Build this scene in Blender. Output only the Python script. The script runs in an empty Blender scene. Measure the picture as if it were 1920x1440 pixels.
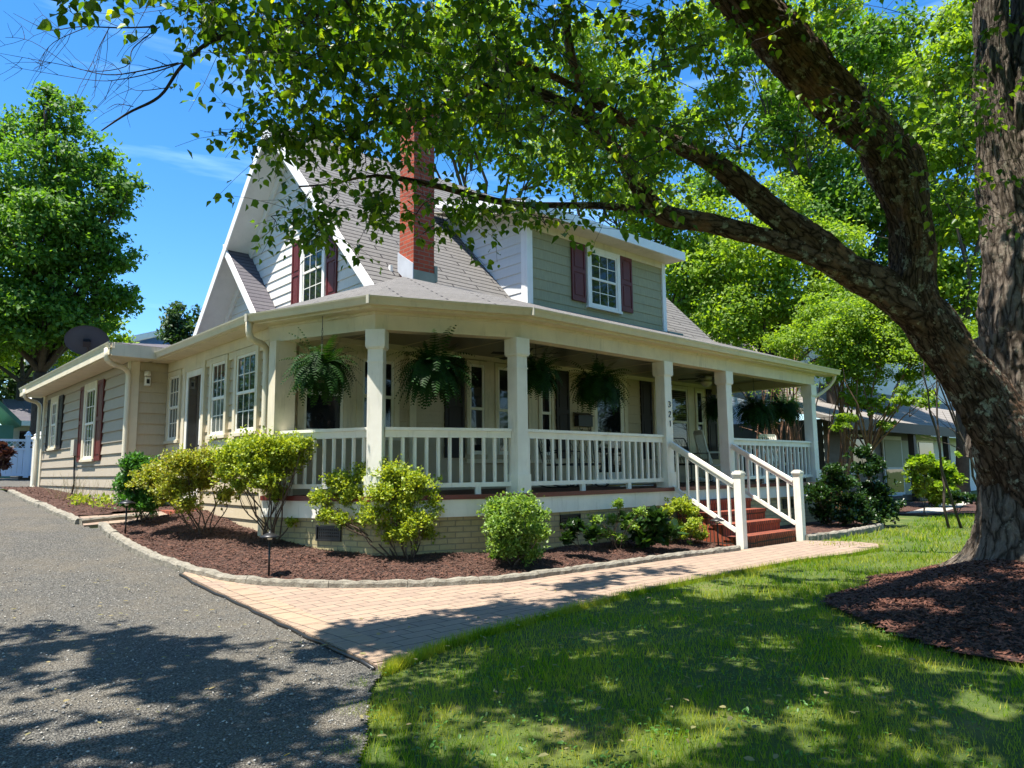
import bpy, math, random
import numpy as np
from mathutils import Vector, Matrix
rnd = random.Random(7); nr = np.random.default_rng(11)
scene = bpy.context.scene
COL = scene.collection
R = math.radians
# ---------------------------------------------------------------- camera geometry (solved from the photograph)
F = 1342.79; CZ = 1.15
_p, _r, _y = R(6.959), R(-.642), R(42.727)
FW = np.array([math.sin(_y)*math.cos(_p), math.cos(_y)*math.cos(_p), math.sin(_p)])
_rr = np.array([math.cos(_y), -math.sin(_y), 0.]); _uu = np.cross(_rr, FW)
RT = math.cos(_r)*_rr + math.sin(_r)*_uu; UP = -math.sin(_r)*_rr + math.cos(_r)*_uu
CAMP = np.array([0, 0, CZ])
def P(px, py, d):                       # the world point seen at a pixel of the photograph, d metres ahead
    return CAMP + (FW + RT*(px-960)/F - UP*(py-720)/F)*d
def pix(q):
    v = np.asarray(q, float) - CAMP; k = v@FW
    return 960+F*(v@RT)/k, 720-F*(v@UP)/k, k
def PY(px, py, y):
    d = FW + RT*(px-960)/F - UP*(py-720)/F; return CAMP + d*y/d[1]
def PX(px, py, x):
    d = FW + RT*(px-960)/F - UP*(py-720)/F; return CAMP + d*x/d[0]
def sm(a, b, x):
    t = np.clip((x-a)/(b-a), 0, 1); return t*t*(3-2*t)
_hy = [-60, 7, 8, 10, 11.5, 13, 14.5, 21, 28, 40, 120]
_hz = [-.09, -.09, -.04, .15, .33, .5, .6, .8, 1.0, 1.2, 1.5]
def H(x, y):                            # terrain height
    return -.09 + (np.interp(y, _hy, _hz)+.09)*(1-sm(6, 10, x))
def G(px, py, off=0):
    d = FW + RT*(px-960)/F - UP*(py-720)/F; t = .5
    while t < 120:
        q = CAMP+d*t
        if q[2] < H(q[0], q[1])+off: break
        t *= 1.003
    return q

# ---------------------------------------------------------------- object helpers
def tag(o, label=None, cat=None, group=None, kind=None):
    if label: o['label'] = label
    if cat: o['category'] = cat
    if group: o['group'] = group
    if kind: o['kind'] = kind
    return o
def empty(name, loc, label=None, cat=None, group=None):
    o = bpy.data.objects.new(name, None); COL.objects.link(o)
    o.location = tuple(float(v) for v in loc); o.empty_display_size = .2
    return tag(o, label, cat, group)
def origin(o):
    v = np.zeros(3)
    while o is not None:
        v += np.array(o.location); o = o.parent
    return v
def mesh_np(name, V, Fs, mat, parent=None, smooth=False, uv=True, luv=None):
    """V (n,3) world coords, Fs list of index tuples or (m,k) array"""
    V = np.asarray(V, float) - origin(parent)
    me = bpy.data.meshes.new(name)
    if isinstance(Fs, np.ndarray):
        m, k = Fs.shape
        me.vertices.add(len(V)); me.vertices.foreach_set('co', V.astype(np.float32).ravel())
        me.loops.add(m*k); me.loops.foreach_set('vertex_index', Fs.astype(np.int32).ravel())
        me.polygons.add(m); me.polygons.foreach_set('loop_start', np.arange(0, m*k, k, dtype=np.int32))
        me.polygons.foreach_set('loop_total', np.full(m, k, dtype=np.int32))
        me.update(calc_edges=True)
    else:
        me.from_pydata([tuple(v) for v in V], [], Fs); me.update()
    if luv is not None:
        lay = me.uv_layers.new(name='UVMap'); lay.data.foreach_set('uv', np.asarray(luv, np.float32).ravel())
    elif uv:
        n = len(me.polygons); nl = len(me.loops)
        nrm = np.empty(n*3, np.float32); me.polygons.foreach_get('normal', nrm); nrm = nrm.reshape(-1, 3)
        lt = np.empty(n, np.int32); me.polygons.foreach_get('loop_total', lt)
        vi = np.empty(nl, np.int32); me.loops.foreach_get('vertex_index', vi)
        pn = np.repeat(nrm, lt, axis=0)
        flat = np.abs(pn[:, 2]) > .995
        u = np.stack([-pn[:, 1], pn[:, 0], np.zeros(len(pn))], 1)
        u /= np.maximum(np.linalg.norm(u, axis=1, keepdims=True), 1e-6)
        u[flat] = (1, 0, 0)
        v = np.cross(pn, u); v[flat] = (0, 1, 0)
        co = V[vi]
        uvs = np.stack([(co*u).sum(1), (co*v).sum(1)], 1).astype(np.float32)
        lay = me.uv_layers.new(name='UVMap'); lay.data.foreach_set('uv', uvs.ravel())
    if smooth: me.polygons.foreach_set('use_smooth', np.ones(len(me.polygons), bool))
    if isinstance(mat, (list, tuple)):
        for m_ in mat: me.materials.append(m_)
    else: me.materials.append(mat)
    o = bpy.data.objects.new(name, me); COL.objects.link(o)
    if parent is not None: o.parent = parent
    return o
class MB:
    def __init__(s): s.v = []; s.f = []
    def add(s, vs, fs):
        b = len(s.v); s.v += [tuple(float(c) for c in q) for q in vs]; s.f += [tuple(b+i for i in f) for f in fs]; return s
    def box(s, x0, x1, y0, y1, z0, z1):
        return s.obox((x0, y0, z0), (x1-x0, 0, 0), (0, y1-y0, 0), (0, 0, z1-z0))
    def obox(s, o, a, b, c):
        o, a, b, c = (np.array(q, float) for q in (o, a, b, c))
        if np.dot(np.cross(a, b), c) < 0: a, b = b, a
        vs = [o, o+a, o+a+b, o+b, o+c, o+a+c, o+a+b+c, o+b+c]
        return s.add(vs, [(0, 3, 2, 1), (4, 5, 6, 7), (0, 1, 5, 4), (1, 2, 6, 5), (2, 3, 7, 6), (3, 0, 4, 7)])
    def bevbox(s, c, u, w, d, h, n=None, bev=.012):
        """upright box centred on c (bottom), axis u (2D dir) width w, depth d, height h, chamfered vertical edges"""
        u = np.array([u[0], u[1], 0.]); u /= np.linalg.norm(u); v = np.array([-u[1], u[0], 0]); c = np.array(c, float)
        W, D = w/2, d/2; pts = [(-W+bev, -D), (W-bev, -D), (W, -D+bev), (W, D-bev), (W-bev, D), (-W+bev, D), (-W, D-bev), (-W, -D+bev)]
        lo = [c+u*a+v*b for a, b in pts]; hi = [q+np.array([0, 0, h]) for q in lo]
        fs = [(i, (i+1) % 8, 8+(i+1) % 8, 8+i) for i in range(8)] + [tuple(range(7, -1, -1)), tuple(range(8, 16))]
        return s.add(lo+hi, fs)
    def beam(s, p, q, w, h, up=(0, 0, 1)):
        """bar from p to q, w wide, h tall, centred"""
        p, q = np.array(p, float), np.array(q, float); a = q-p; l = np.linalg.norm(a); a /= l
        up = np.array(up, float); sd = np.cross(a, up); sd /= np.linalg.norm(sd); u2 = np.cross(sd, a)
        return s.obox(p-sd*w/2-u2*h/2, a*l, sd*w, u2*h)
    def tube(s, pts, rad, n=8, cap=True):
        pts = [np.array(q, float) for q in pts]
        if not hasattr(rad, '__len__'): rad = [rad]*len(pts)
        b = len(s.v); vs = []; ref = None
        for i, q in enumerate(pts):
            t = pts[min(i+1, len(pts)-1)]-pts[max(i-1, 0)]; t = t/max(np.linalg.norm(t), 1e-9)
            if ref is None: ref = np.array([0, 0, 1.]) if abs(t[2]) < .9 else np.array([1., 0, 0])
            a = np.cross(t, ref); a /= max(np.linalg.norm(a), 1e-9); bb = np.cross(t, a); ref = np.cross(a, t)
            ref = -bb if np.dot(-bb, ref) > 0 else bb
            for k in range(n):
                th = 2*math.pi*k/n; vs.append(q+(a*math.cos(th)+bb*math.sin(th))*rad[i])
        fs = [(i*n+k, i*n+(k+1) % n, (i+1)*n+(k+1) % n, (i+1)*n+k) for i in range(len(pts)-1) for k in range(n)]
        if cap: fs += [tuple(range(n-1, -1, -1)), tuple((len(pts)-1)*n+k for k in range(n))]
        return s.add(vs, fs)
    def lathe(s, c, prof, n=20):
        c = np.array(c, float); vs = [c+np.array([r*math.cos(2*math.pi*k/n), r*math.sin(2*math.pi*k/n), z]) for r, z in prof for k in range(n)]
        fs = [(i*n+k, i*n+(k+1) % n, (i+1)*n+(k+1) % n, (i+1)*n+k) for i in range(len(prof)-1) for k in range(n)]
        fs += [tuple(range(n-1, -1, -1)), tuple((len(prof)-1)*n+k for k in range(n))]
        return s.add(vs, fs)
    def slab(s, poly, t):
        """thick sheet: polygon (3D, counter-clockwise from above) thickened downwards along z by t"""
        n = len(poly); lo = [np.array(q, float)-np.array([0, 0, t]) for q in poly]
        fs = [tuple(range(n)), tuple(range(2*n-1, n-1, -1))] + [(i, n+i, n+(i+1) % n, (i+1) % n) for i in range(n)]
        return s.add(list(poly)+lo, fs)
    def build(s, name, mat, parent=None, smooth=False, label=None):
        o = mesh_np(name, s.v, s.f, mat, parent, smooth)
        if label: o['label'] = label
        return o
def offset_line(pts, d):
    """offset an open 2D polyline to its right by d with mitres"""
    pts = [np.array(q[:2], float) for q in pts]; out = []
    for i, q in enumerate(pts):
        ns = []
        for a, b in ((i-1, i), (i, i+1)):
            if a < 0 or b >= len(pts): continue
            t = pts[b]-pts[a]; t /= np.linalg.norm(t); ns.append(np.array([t[1], -t[0]]))
        m = sum(ns); m /= np.linalg.norm(m); out.append(q + m*d/np.dot(m, ns[0]))
    return out

# ---------------------------------------------------------------- materials
def new_mat(name):
    m = bpy.data.materials.new(name); m.use_nodes = True; nt = m.node_tree
    b = nt.nodes['Principled BSDF']; return m, nt, b
def N(nt, t, **kw):
    n = nt.nodes.new(t)
    for k, v in kw.items():
        if k in n.inputs: n.inputs[k].default_value = v
        else: setattr(n, k, v)
    return n
def ramp(nt, fac, stops):
    r = nt.nodes.new('ShaderNodeValToRGB'); nt.links.new(fac, r.inputs[0])
    e = r.color_ramp.elements
    while len(e) < len(stops): e.new(.5)
    for i, (p, c) in enumerate(stops):
        e[i].position = p; e[i].color = (*c, 1) if len(c) == 3 else c
    return r.outputs[0]
def mix(nt, fac, a, b, mode='MIX'):
    m = nt.nodes.new('ShaderNodeMix'); m.data_type = 'RGBA'; m.blend_type = mode
    for i, v in ((0, fac), (6, a), (7, b)):
        if hasattr(v, 'is_linked') or hasattr(v, 'links'): nt.links.new(v, m.inputs[i])
        else: m.inputs[i].default_value = (*v, 1) if isinstance(v, tuple) and len(v) == 3 else v
    return m.outputs[2]
def bump(nt, b, h, strength=.3, dist=.02, prev=None):
    n = nt.nodes.new('ShaderNodeBump'); n.inputs['Strength'].default_value = strength; n.inputs['Distance'].default_value = dist
    nt.links.new(h, n.inputs['Height'])
    if prev: nt.links.new(prev, n.inputs['Normal'])
    nt.links.new(n.outputs[0], b.inputs['Normal']); return n.outputs[0]
def tc(nt, which='Object', scale=(1, 1, 1), rot=(0, 0, 0)):
    t = nt.nodes.new('ShaderNodeTexCoord'); mp = nt.nodes.new('ShaderNodeMapping')
    mp.inputs['Scale'].default_value = scale; mp.inputs['Rotation'].default_value = rot
    nt.links.new(t.outputs[which], mp.inputs[0]); return mp.outputs[0]
def noise(nt, vec, scale, detail=4, rough=.6):
    n = N(nt, 'ShaderNodeTexNoise', Scale=scale, Detail=detail, Roughness=rough); nt.links.new(vec, n.inputs['Vector']); return n.outputs[0]
def paint(name, col, rough=.5, var=.12, grime=None, scale=3., bstr=.08):
    m, nt, b = new_mat(name); v = tc(nt)
    n1 = noise(nt, v, scale, 5); c = ramp(nt, n1, [(.3, tuple(x*(1-var) for x in col)), (.7, tuple(min(1, x*(1+var*.5)) for x in col))])
    if grime:
        n2 = noise(nt, tc(nt, scale=(6, 6, .8)), 1.6, 6, .7); g_ = ramp(nt, n2, [(.55, (0, 0, 0)), (.8, (1, 1, 1))])
        f = nt.nodes.new('ShaderNodeMath'); f.operation = 'MULTIPLY'; f.inputs[1].default_value = grime[1]; nt.links.new(g_, f.inputs[0])
        c = mix(nt, f.outputs[0], c, grime[0])
    nt.links.new(c, b.inputs['Base Color']); b.inputs['Roughness'].default_value = rough
    bump(nt, b, noise(nt, tc(nt), 60, 3), bstr, .004); return m
M = {}
GR = (.16, .15, .08)
M['trim'] = paint('trim_paint', (.70, .62, .46), .5, .12, (GR, .5))
M['white'] = paint('white_paint', (.84, .81, .72), .45, .10, (GR, .38))
M['whitetrim'] = paint('white_trim_paint', (.86, .84, .80), .45, .06, ((.4, .4, .4), .2))
M['gutter'] = paint('gutter_metal', (.70, .63, .48), .3, .08, (GR, .3), bstr=.02)
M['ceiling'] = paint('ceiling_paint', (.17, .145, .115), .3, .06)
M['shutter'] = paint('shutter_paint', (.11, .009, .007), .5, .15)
M['shutter_shaded'] = paint('shutter_shaded_paint', (.010, .005, .005), .6, .15)  # near-black copy of the maroon: porch and far-wing shade put into its colour
M['deckred'] = paint('deck_edge_paint', (.15, .022, .014), .4, .2)
M['black'] = paint('black_metal', (.015, .015, .016), .4, .2)
M['dish'] = paint('dish_grey', (.05, .062, .085), .6, .1)
M['lead'] = paint('lead_flashing', (.50, .52, .56), .4, .15)
M['leadgreen'] = paint('weathered_flashing', (.26, .29, .24), .6, .25)
M['bluewall'] = paint('blue_wall', (.06, .15, .40), .6, .1)
M['greenwall'] = paint('green_wall', (.08, .22, .16), .6, .1)
M['darkbrown'] = paint('dark_trim', (.03, .025, .02), .6, .2)
M['palewall'] = paint('pale_wall', (.48, .46, .38), .6, .1)
M['nbwall'] = paint('neighbour_siding', (.55, .60, .62), .6, .08)
M['sage'] = paint('sage_door', (.20, .24, .16), .6, .08)
M['concrete'] = paint('concrete', (.40, .37, .32), .9, .25)
M['terracotta'] = paint('pot_fibre', (.05, .035, .02), .9, .2)
M['fence'] = paint('vinyl_fence', (.62, .70, .82), .4, .05)
M['yellow'] = paint('yellow_stripe', (.6, .42, .03), .8, .15)
M['glasslamp'] = paint('frosted_bowl', (.62, .58, .46), .25, .05)

def siding_mat(name, col, var=.1, grain=True):
    m, nt, b = new_mat(name); v = tc(nt, 'UV', (1, 1, 1))
    n1 = noise(nt, tc(nt, 'UV', (30, 4, 1)), 1, 5, .7); n2 = noise(nt, tc(nt, 'UV', (1.2, .5, 1)), 1, 4)
    c = ramp(nt, n1, [(.25, tuple(x*(1-var*1.2) for x in col)), (.75, tuple(min(1, x*(1+var*.7)) for x in col))])
    c = mix(nt, ramp(nt, n2, [(.3, (0, 0, 0)), (.75, (.35, .35, .35))]), c, tuple(x*.8 for x in col))
    br = N(nt, 'ShaderNodeTexBrick', Scale=1.); br.inputs['Brick Width'].default_value = 3.2; br.inputs['Row Height'].default_value = .19
    br.inputs['Mortar Size'].default_value = .0022; nt.links.new(v, br.inputs['Vector'])
    br.inputs['Color1'].default_value = (1, 1, 1, 1); br.inputs['Color2'].default_value = (.93, .93, .93, 1); br.inputs['Mortar'].default_value = (.9, .9, .9, 1)
    c = mix(nt, 1., c, br.outputs[0], 'MULTIPLY')
    nt.links.new(c, b.inputs['Base Color']); b.inputs['Roughness'].default_value = .6
    bump(nt, b, n1, .15, .006); return m
M['siding'] = siding_mat('cream_siding', (.52, .435, .30))
M['siding_wing'] = siding_mat('taupe_siding', (.42, .36, .28))
M['siding_gable'] = siding_mat('pale_gable_siding', (.74, .71, .65))
M['siding_dormer'] = siding_mat('sage_shingle_siding', (.34, .32, .18), .22)
M['siding_dormer_side'] = siding_mat('pale_dormer_siding', (.70, .70, .68), .05)

def brick_mat(name, c1, c2, mortar, bw, rh, ms, rough=.85, bs=.5, off=.5, rotz=0, var=.5, coord='UV', squash=1):
    m, nt, b = new_mat(name); v = tc(nt, coord, rot=(0, 0, rotz))
    wv = noise(nt, v, 7, 2)
    br = N(nt, 'ShaderNodeTexBrick', Scale=1.); br.offset = off
    for k, x in (('Brick Width', bw), ('Row Height', rh), ('Mortar Size', ms), ('Mortar Smooth', .2), ('Bias', 0.)): br.inputs[k].default_value = x
    vm = nt.nodes.new('ShaderNodeVectorMath'); vm.operation = 'MULTIPLY_ADD'; nt.links.new(v, vm.inputs[2])
    nn = N(nt, 'ShaderNodeTexNoise', Scale=5., Detail=2.); nt.links.new(v, nn.inputs['Vector']); nt.links.new(nn.outputs[1], vm.inputs[0])
    vm.inputs[1].default_value = (rh*.12,)*3; nt.links.new(vm.outputs[0], br.inputs['Vector'])
    for k, x in (('Color1', c1), ('Color2', c2), ('Mortar', mortar)): br.inputs[k].default_value = (*x, 1)
    n1 = noise(nt, v, 14, 6, .7)
    c = mix(nt, .8, br.outputs[0], ramp(nt, n1, [(.25, (1-var,)*3), (.75, (1.,)*3)]), 'MULTIPLY')
    nt.links.new(c, b.inputs['Base Color']); b.inputs['Roughness'].default_value = rough
    iv = nt.nodes.new('ShaderNodeMath'); iv.operation = 'SUBTRACT'; iv.inputs[0].default_value = 1; nt.links.new(br.outputs[1], iv.inputs[1])
    pb = bump(nt, b, iv.outputs[0], bs, .012); bump(nt, b, n1, .3, .01, pb); return m
M['brick'] = brick_mat('red_brick', (.50, .082, .03), (.33, .05, .02), (.26, .18, .13), .215, .072, .008, var=.4)
M['stepbrick'] = brick_mat('step_brick', (.40, .085, .03), (.26, .048, .02), (.05, .028, .018), .072, .4, .012, var=.45, off=0.)
M['foundation'] = brick_mat('painted_foundation_brick', (.50, .42, .22), (.45, .38, .20), (.30, .27, .17), .215, .075, .009, bs=.7, var=.3)
M['paver'] = brick_mat('clay_pavers', (.36, .26, .185), (.30, .215, .16), (.09, .07, .05), .30, .152, .006, bs=.5, rotz=R(0), coord='Object', var=.35)
M['paver_edge'] = brick_mat('edge_pavers', (.37, .26, .17), (.31, .22, .155), (.15, .11, .08), .30, .2, .007, bs=.5, rotz=R(90), coord='Object', var=.3)
M['shingle'] = brick_mat('roof_shingles', (.19, .178, .164), (.165, .155, .143), (.022, .018, .018), 1.3, .14, .015, rough=.95, bs=.8, var=.45)
M['shingle_dark'] = brick_mat('slate_shingles', (.13, .12, .13), (.11, .10, .115), (.02, .02, .03), 1.3, .14, .013, rough=.95, bs=.8, var=.4)
M['nbroof'] = brick_mat('neighbour_roof', (.27, .24, .21), (.23, .205, .18), (.08, .07, .06), 30., .35, .012, rough=.95, bs=.8, var=.3)
M['deck'] = brick_mat('deck_boards', (.12, .03, .02), (.10, .025, .018), (.02, .01, .01), 4., .1, .004, rough=.5, bs=.3, var=.3)

def kerb_mat():
    m, nt, b = new_mat('granite_kerb'); v = tc(nt); n1 = noise(nt, v, 9, 8, .75); n2 = noise(nt, v, 60, 3)
    c = ramp(nt, n1, [(.3, (.13, .115, .09)), (.5, (.28, .255, .205)), (.75, (.42, .385, .31))]); c = mix(nt, .35, c, ramp(nt, n2, [(.3, (.25, .24, .22)), (.7, (.8, .78, .72))]), 'MULTIPLY')
    nt.links.new(c, b.inputs['Base Color']); b.inputs['Roughness'].default_value = .9
    p = bump(nt, b, n1, .8, .04); bump(nt, b, n2, .4, .01, p); return m
M['kerb'] = kerb_mat()
def gravel_mat():
    m, nt, b = new_mat('gravel'); v = tc(nt)
    vo = N(nt, 'ShaderNodeTexVoronoi', Scale=95.); nt.links.new(v, vo.inputs['Vector'])
    sep = nt.nodes.new('ShaderNodeSeparateColor'); nt.links.new(vo.outputs['Color'], sep.inputs[0])
    c = ramp(nt, sep.outputs[0], [(0, (.08, .075, .065)), (.35, (.165, .155, .135)), (.7, (.25, .235, .20)), (.93, (.33, .31, .27)), (1, (.48, .455, .40))])
    dk = ramp(nt, vo.outputs['Distance'], [(.2, (1, 1, 1)), (.75, (.25, .25, .25))])
    c = mix(nt, 1., c, dk, 'MULTIPLY')
    n1 = noise(nt, v, .9, 6, .7); c = mix(nt, ramp(nt, n1, [(.42, (0, 0, 0)), (.75, (.45, .45, .45))]), c, (.24, .19, .12))
    nt.links.new(c, b.inputs['Base Color']); b.inputs['Roughness'].default_value = .95
    iv = nt.nodes.new('ShaderNodeMath'); iv.operation = 'SUBTRACT'; iv.inputs[0].default_value = 1; nt.links.new(vo.outputs['Distance'], iv.inputs[1])
    p = bump(nt, b, iv.outputs[0], 1., .02); bump(nt, b, noise(nt, v, 6, 5), .4, .05, p); return m
M['gravel'] = gravel_mat()
def soil_mat(name, cols, sc):
    m, nt, b = new_mat(name); v = tc(nt); vo = N(nt, 'ShaderNodeTexVoronoi', Scale=sc); vo.feature = 'F1'
    vw = nt.nodes.new('ShaderNodeVectorMath'); vw.operation = 'MULTIPLY_ADD'; nn = N(nt, 'ShaderNodeTexNoise', Scale=9., Detail=2.); nt.links.new(v, nn.inputs['Vector'])
    nt.links.new(nn.outputs[1], vw.inputs[0]); vw.inputs[1].default_value = (.2, .2, .2); nt.links.new(v, vw.inputs[2]); nt.links.new(vw.outputs[0], vo.inputs['Vector'])
    sep = nt.nodes.new('ShaderNodeSeparateColor'); nt.links.new(vo.outputs['Color'], sep.inputs[0])
    c = ramp(nt, sep.outputs[0], [(0, cols[0]), (.5, cols[1]), (1, cols[2])])
    nt.links.new(c, b.inputs['Base Color']); b.inputs['Roughness'].default_value = .95
    bump(nt, b, vo.outputs['Distance'], 1., .03); return m
M['mulch'] = soil_mat('bark_mulch', ((.02, .009, .006), (.075, .03, .019), (.16, .07, .043)), 40)
M['chip'] = paint('bark_chips', (.095, .048, .032), .9, .5, scale=40)
M['mulch_tree'] = soil_mat('red_mulch', ((.015, .006, .004), (.05, .018, .011), (.11, .042, .024)), 40)
M['chip_red'] = paint('red_bark_chips', (.12, .045, .026), .9, .5, scale=40)
def ground_mat():
    m, nt, b = new_mat('ground_soil'); v = tc(nt); n1 = noise(nt, v, 1.3, 6, .7); n2 = noise(nt, v, 30, 5, .7)
    c = ramp(nt, n1, [(.3, (.04, .08, .008)), (.55, (.09, .13, .015)), (.8, (.24, .19, .07))])
    c = mix(nt, .6, c, ramp(nt, n2, [(.3, (.35, .35, .35)), (.7, (1, 1, 1))]), 'MULTIPLY')
    nt.links.new(c, b.inputs['Base Color']); b.inputs['Roughness'].default_value = 1; bump(nt, b, n2, .8, .03); return m
M['ground'] = ground_mat()
def leaf_mat(name, cols, trans=.45, rough=.45, tcol=None, spec=.5, patch=None):
    m, nt, b = new_mat(name); nt.nodes.remove(b); out = nt.nodes['Material Output']
    gi = nt.nodes.new('ShaderNodeNewGeometry'); c = ramp(nt, gi.outputs['Random Per Island'], [(i/(len(cols)-1), q) for i, q in enumerate(cols)])
    if patch: c = mix(nt, ramp(nt, noise(nt, tc(nt), 1.4, 5, .65), [(.46, (0, 0, 0)), (.68, (.8, .8, .8))]), c, patch)
    b = N(nt, 'ShaderNodeBsdfPrincipled'); nt.links.new(c, b.inputs['Base Color']); b.inputs['Roughness'].default_value = rough; b.inputs['Specular IOR Level'].default_value = spec
    t = nt.nodes.new('ShaderNodeBsdfTranslucent'); tcx = mix(nt, 1., c, (tcol or (2.0, 1.9, .7)), 'MULTIPLY'); nt.links.new(tcx, t.inputs[0])
    mx = nt.nodes.new('ShaderNodeMixShader'); mx.inputs[0].default_value = trans
    nt.links.new(b.outputs[0], mx.inputs[1]); nt.links.new(t.outputs[0], mx.inputs[2]); nt.links.new(mx.outputs[0], out.inputs[0]); return m
M['leaf'] = leaf_mat('broad_leaf', [(.03, .08, .010), (.06, .14, .014), (.11, .20, .018), (.035, .095, .012), (.24, .34, .03)], .52, .42, tcol=(2.5, 2.2, .55), spec=.35)
M['leafB'] = leaf_mat('bright_tree_leaf', [(.10, .19, .015), (.17, .28, .022), (.23, .33, .03), (.09, .17, .015)], .5, .6)
M['leafG'] = leaf_mat('green_tree_leaf', [(.05, .13, .015), (.09, .20, .022), (.13, .25, .03), (.03, .09, .012)], .45, .6)
M['leafD'] = leaf_mat('dark_tree_leaf', [(.015, .045, .010), (.03, .07, .015), (.045, .10, .02)], .3, .6)
M['azalea'] = leaf_mat('azalea_leaf', [(.16, .22, .015), (.27, .34, .03), (.40, .44, .04), (.09, .17, .015), (.34, .42, .07)], .35, .5)
M['azaleaG'] = leaf_mat('azalea_green_leaf', [(.08, .17, .02), (.16, .27, .04), (.26, .38, .08), (.06, .13, .02)], .35, .5)
M['azaleaO'] = leaf_mat('azalea_bronze_leaf', [(.20, .25, .02), (.33, .36, .04), (.24, .20, .03), (.12, .17, .02), (.36, .40, .05)], .35, .5)
M['nandina'] = leaf_mat('nandina_leaf', [(.04, .13, .02), (.07, .20, .03), (.03, .09, .015)], .35, .5)
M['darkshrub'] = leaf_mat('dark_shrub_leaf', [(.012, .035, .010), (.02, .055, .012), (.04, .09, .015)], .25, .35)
M['purple'] = leaf_mat('purple_leaf', [(.035, .012, .018), (.05, .02, .025)], .3, .5)
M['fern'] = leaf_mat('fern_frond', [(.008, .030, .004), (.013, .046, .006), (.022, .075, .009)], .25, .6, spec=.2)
M['grass'] = leaf_mat('grass_blade', [(.07, .17, .006), (.15, .27, .008), (.24, .34, .012), (.09, .20, .006), (.42, .39, .08)], .42, .7, (2., 1.9, .5), spec=.15, patch=(.44, .42, .07))
M['weed'] = leaf_mat('clover_leaf', [(.05, .14, .02), (.08, .2, .03)], .35, .5)
M['straw'] = leaf_mat('dry_stalk', [(.30, .24, .12), (.2, .2, .08)], .3, .8)
def bark_mat(name, dark, mid, lich, lamt, orange=None, vs=(7, 1.6, 1), lth=.52):
    m, nt, b = new_mat(name); v = tc(nt, 'UV', vs)
    nn = N(nt, 'ShaderNodeTexNoise', Scale=1.6, Detail=3.); nt.links.new(v, nn.inputs['Vector'])
    vw = nt.nodes.new('ShaderNodeVectorMath'); vw.operation = 'MULTIPLY_ADD'; nt.links.new(nn.outputs[1], vw.inputs[0]); vw.inputs[1].default_value = (.9, .9, 0); nt.links.new(v, vw.inputs[2])
    vo = N(nt, 'ShaderNodeTexVoronoi', Scale=1.6); vo.feature = 'DISTANCE_TO_EDGE'; nt.links.new(vw.outputs[0], vo.inputs['Vector'])
    fine = N(nt, 'ShaderNodeTexNoise', Scale=4., Detail=8., Roughness=.75); nt.links.new(vw.outputs[0], fine.inputs['Vector']); n1 = fine.outputs[0]
    c = ramp(nt, n1, [(.30, dark), (.48, tuple(x*.7 for x in mid)), (.62, mid), (.8, tuple(x*1.4 for x in mid))])
    crack = ramp(nt, vo.outputs['Distance'], [(.0, (.2, .18, .16)), (.16, (1, 1, 1))]); c = mix(nt, 1., c, crack, 'MULTIPLY')
    o3 = tc(nt); n2 = noise(nt, o3, 7.5, 9, .74)
    c = mix(nt, ramp(nt, n2, [(lth, (0, 0, 0)), (lth+.05, (lamt,)*3)]), c, ramp(nt, noise(nt, o3, 30, 4), [(.3, tuple(x*.6 for x in lich)), (.7, tuple(x*1.25 for x in lich))]))
    if orange:
        n3 = noise(nt, o3, 2.1, 6, .65); c = mix(nt, ramp(nt, n3, [(.57, (0, 0, 0)), (.64, (.85, .85, .85))]), c, ramp(nt, n1, [(.3, tuple(x*.4 for x in orange)), (.65, orange)]))
    nt.links.new(c, b.inputs['Base Color']); b.inputs['Roughness'].default_value = .95; b.inputs['Specular IOR Level'].default_value = .15
    mp = nt.nodes.new('ShaderNodeMath'); mp.operation = 'MINIMUM'; mp.inputs[1].default_value = .2; nt.links.new(vo.outputs['Distance'], mp.inputs[0])
    p = bump(nt, b, mp.outputs[0], 1., .10); p = bump(nt, b, n1, 1., .05, p); bump(nt, b, n2, .4, .05, p); return m
M['bark'] = bark_mat('old_bark', (.035, .028, .022), (.29, .235, .185), (.30, .29, .22), .6, vs=(9, 1.9, 1), lth=.58)
M['barklimb'] = bark_mat('limb_bark', (.014, .011, .009), (.23, .155, .11), (.40, .40, .30), .9, (.36, .20, .12), vs=(8, 3.2, 1), lth=.555)
M['bark2'] = paint('smooth_bark', (.075, .055, .04), .9, .4, scale=8)
M['twig'] = paint('twig_bark', (.03, .022, .018), .9, .3, scale=20)
M['stem'] = paint('shrub_stem', (.10, .065, .045), .9, .4, scale=20)
M['redstem'] = paint('crape_stem', (.24, .12, .07), .8, .35, scale=10)
def glass_mat(name, col=(.010, .012, .014), blinds=False):
    m, nt, b = new_mat(name)
    v = tc(nt); n1 = noise(nt, v, 1.2, 2)
    if blinds:
        w = N(nt, 'ShaderNodeTexWave', Scale=6.5); w.bands_direction = 'Z'; nt.links.new(v, w.inputs['Vector'])
        c = ramp(nt, w.outputs[0], [(.55, (.012, .013, .014)), (.75, (.10, .10, .09))])
    else: c = ramp(nt, n1, [(.3, tuple(x*.6 for x in col)), (.8, tuple(x*1.8 for x in col))])
    nt.links.new(c, b.inputs['Base Color']); b.inputs['Roughness'].default_value = .03; b.inputs['IOR'].default_value = 1.5
    bump(nt, b, n1, .06, .05); return m
M['glass'] = glass_mat('window_glass'); M['glassblind'] = glass_mat('window_glass_blinds', blinds=True)
M['curtain'] = glass_mat('window_glass_curtain', (.10, .11, .10))
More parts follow.
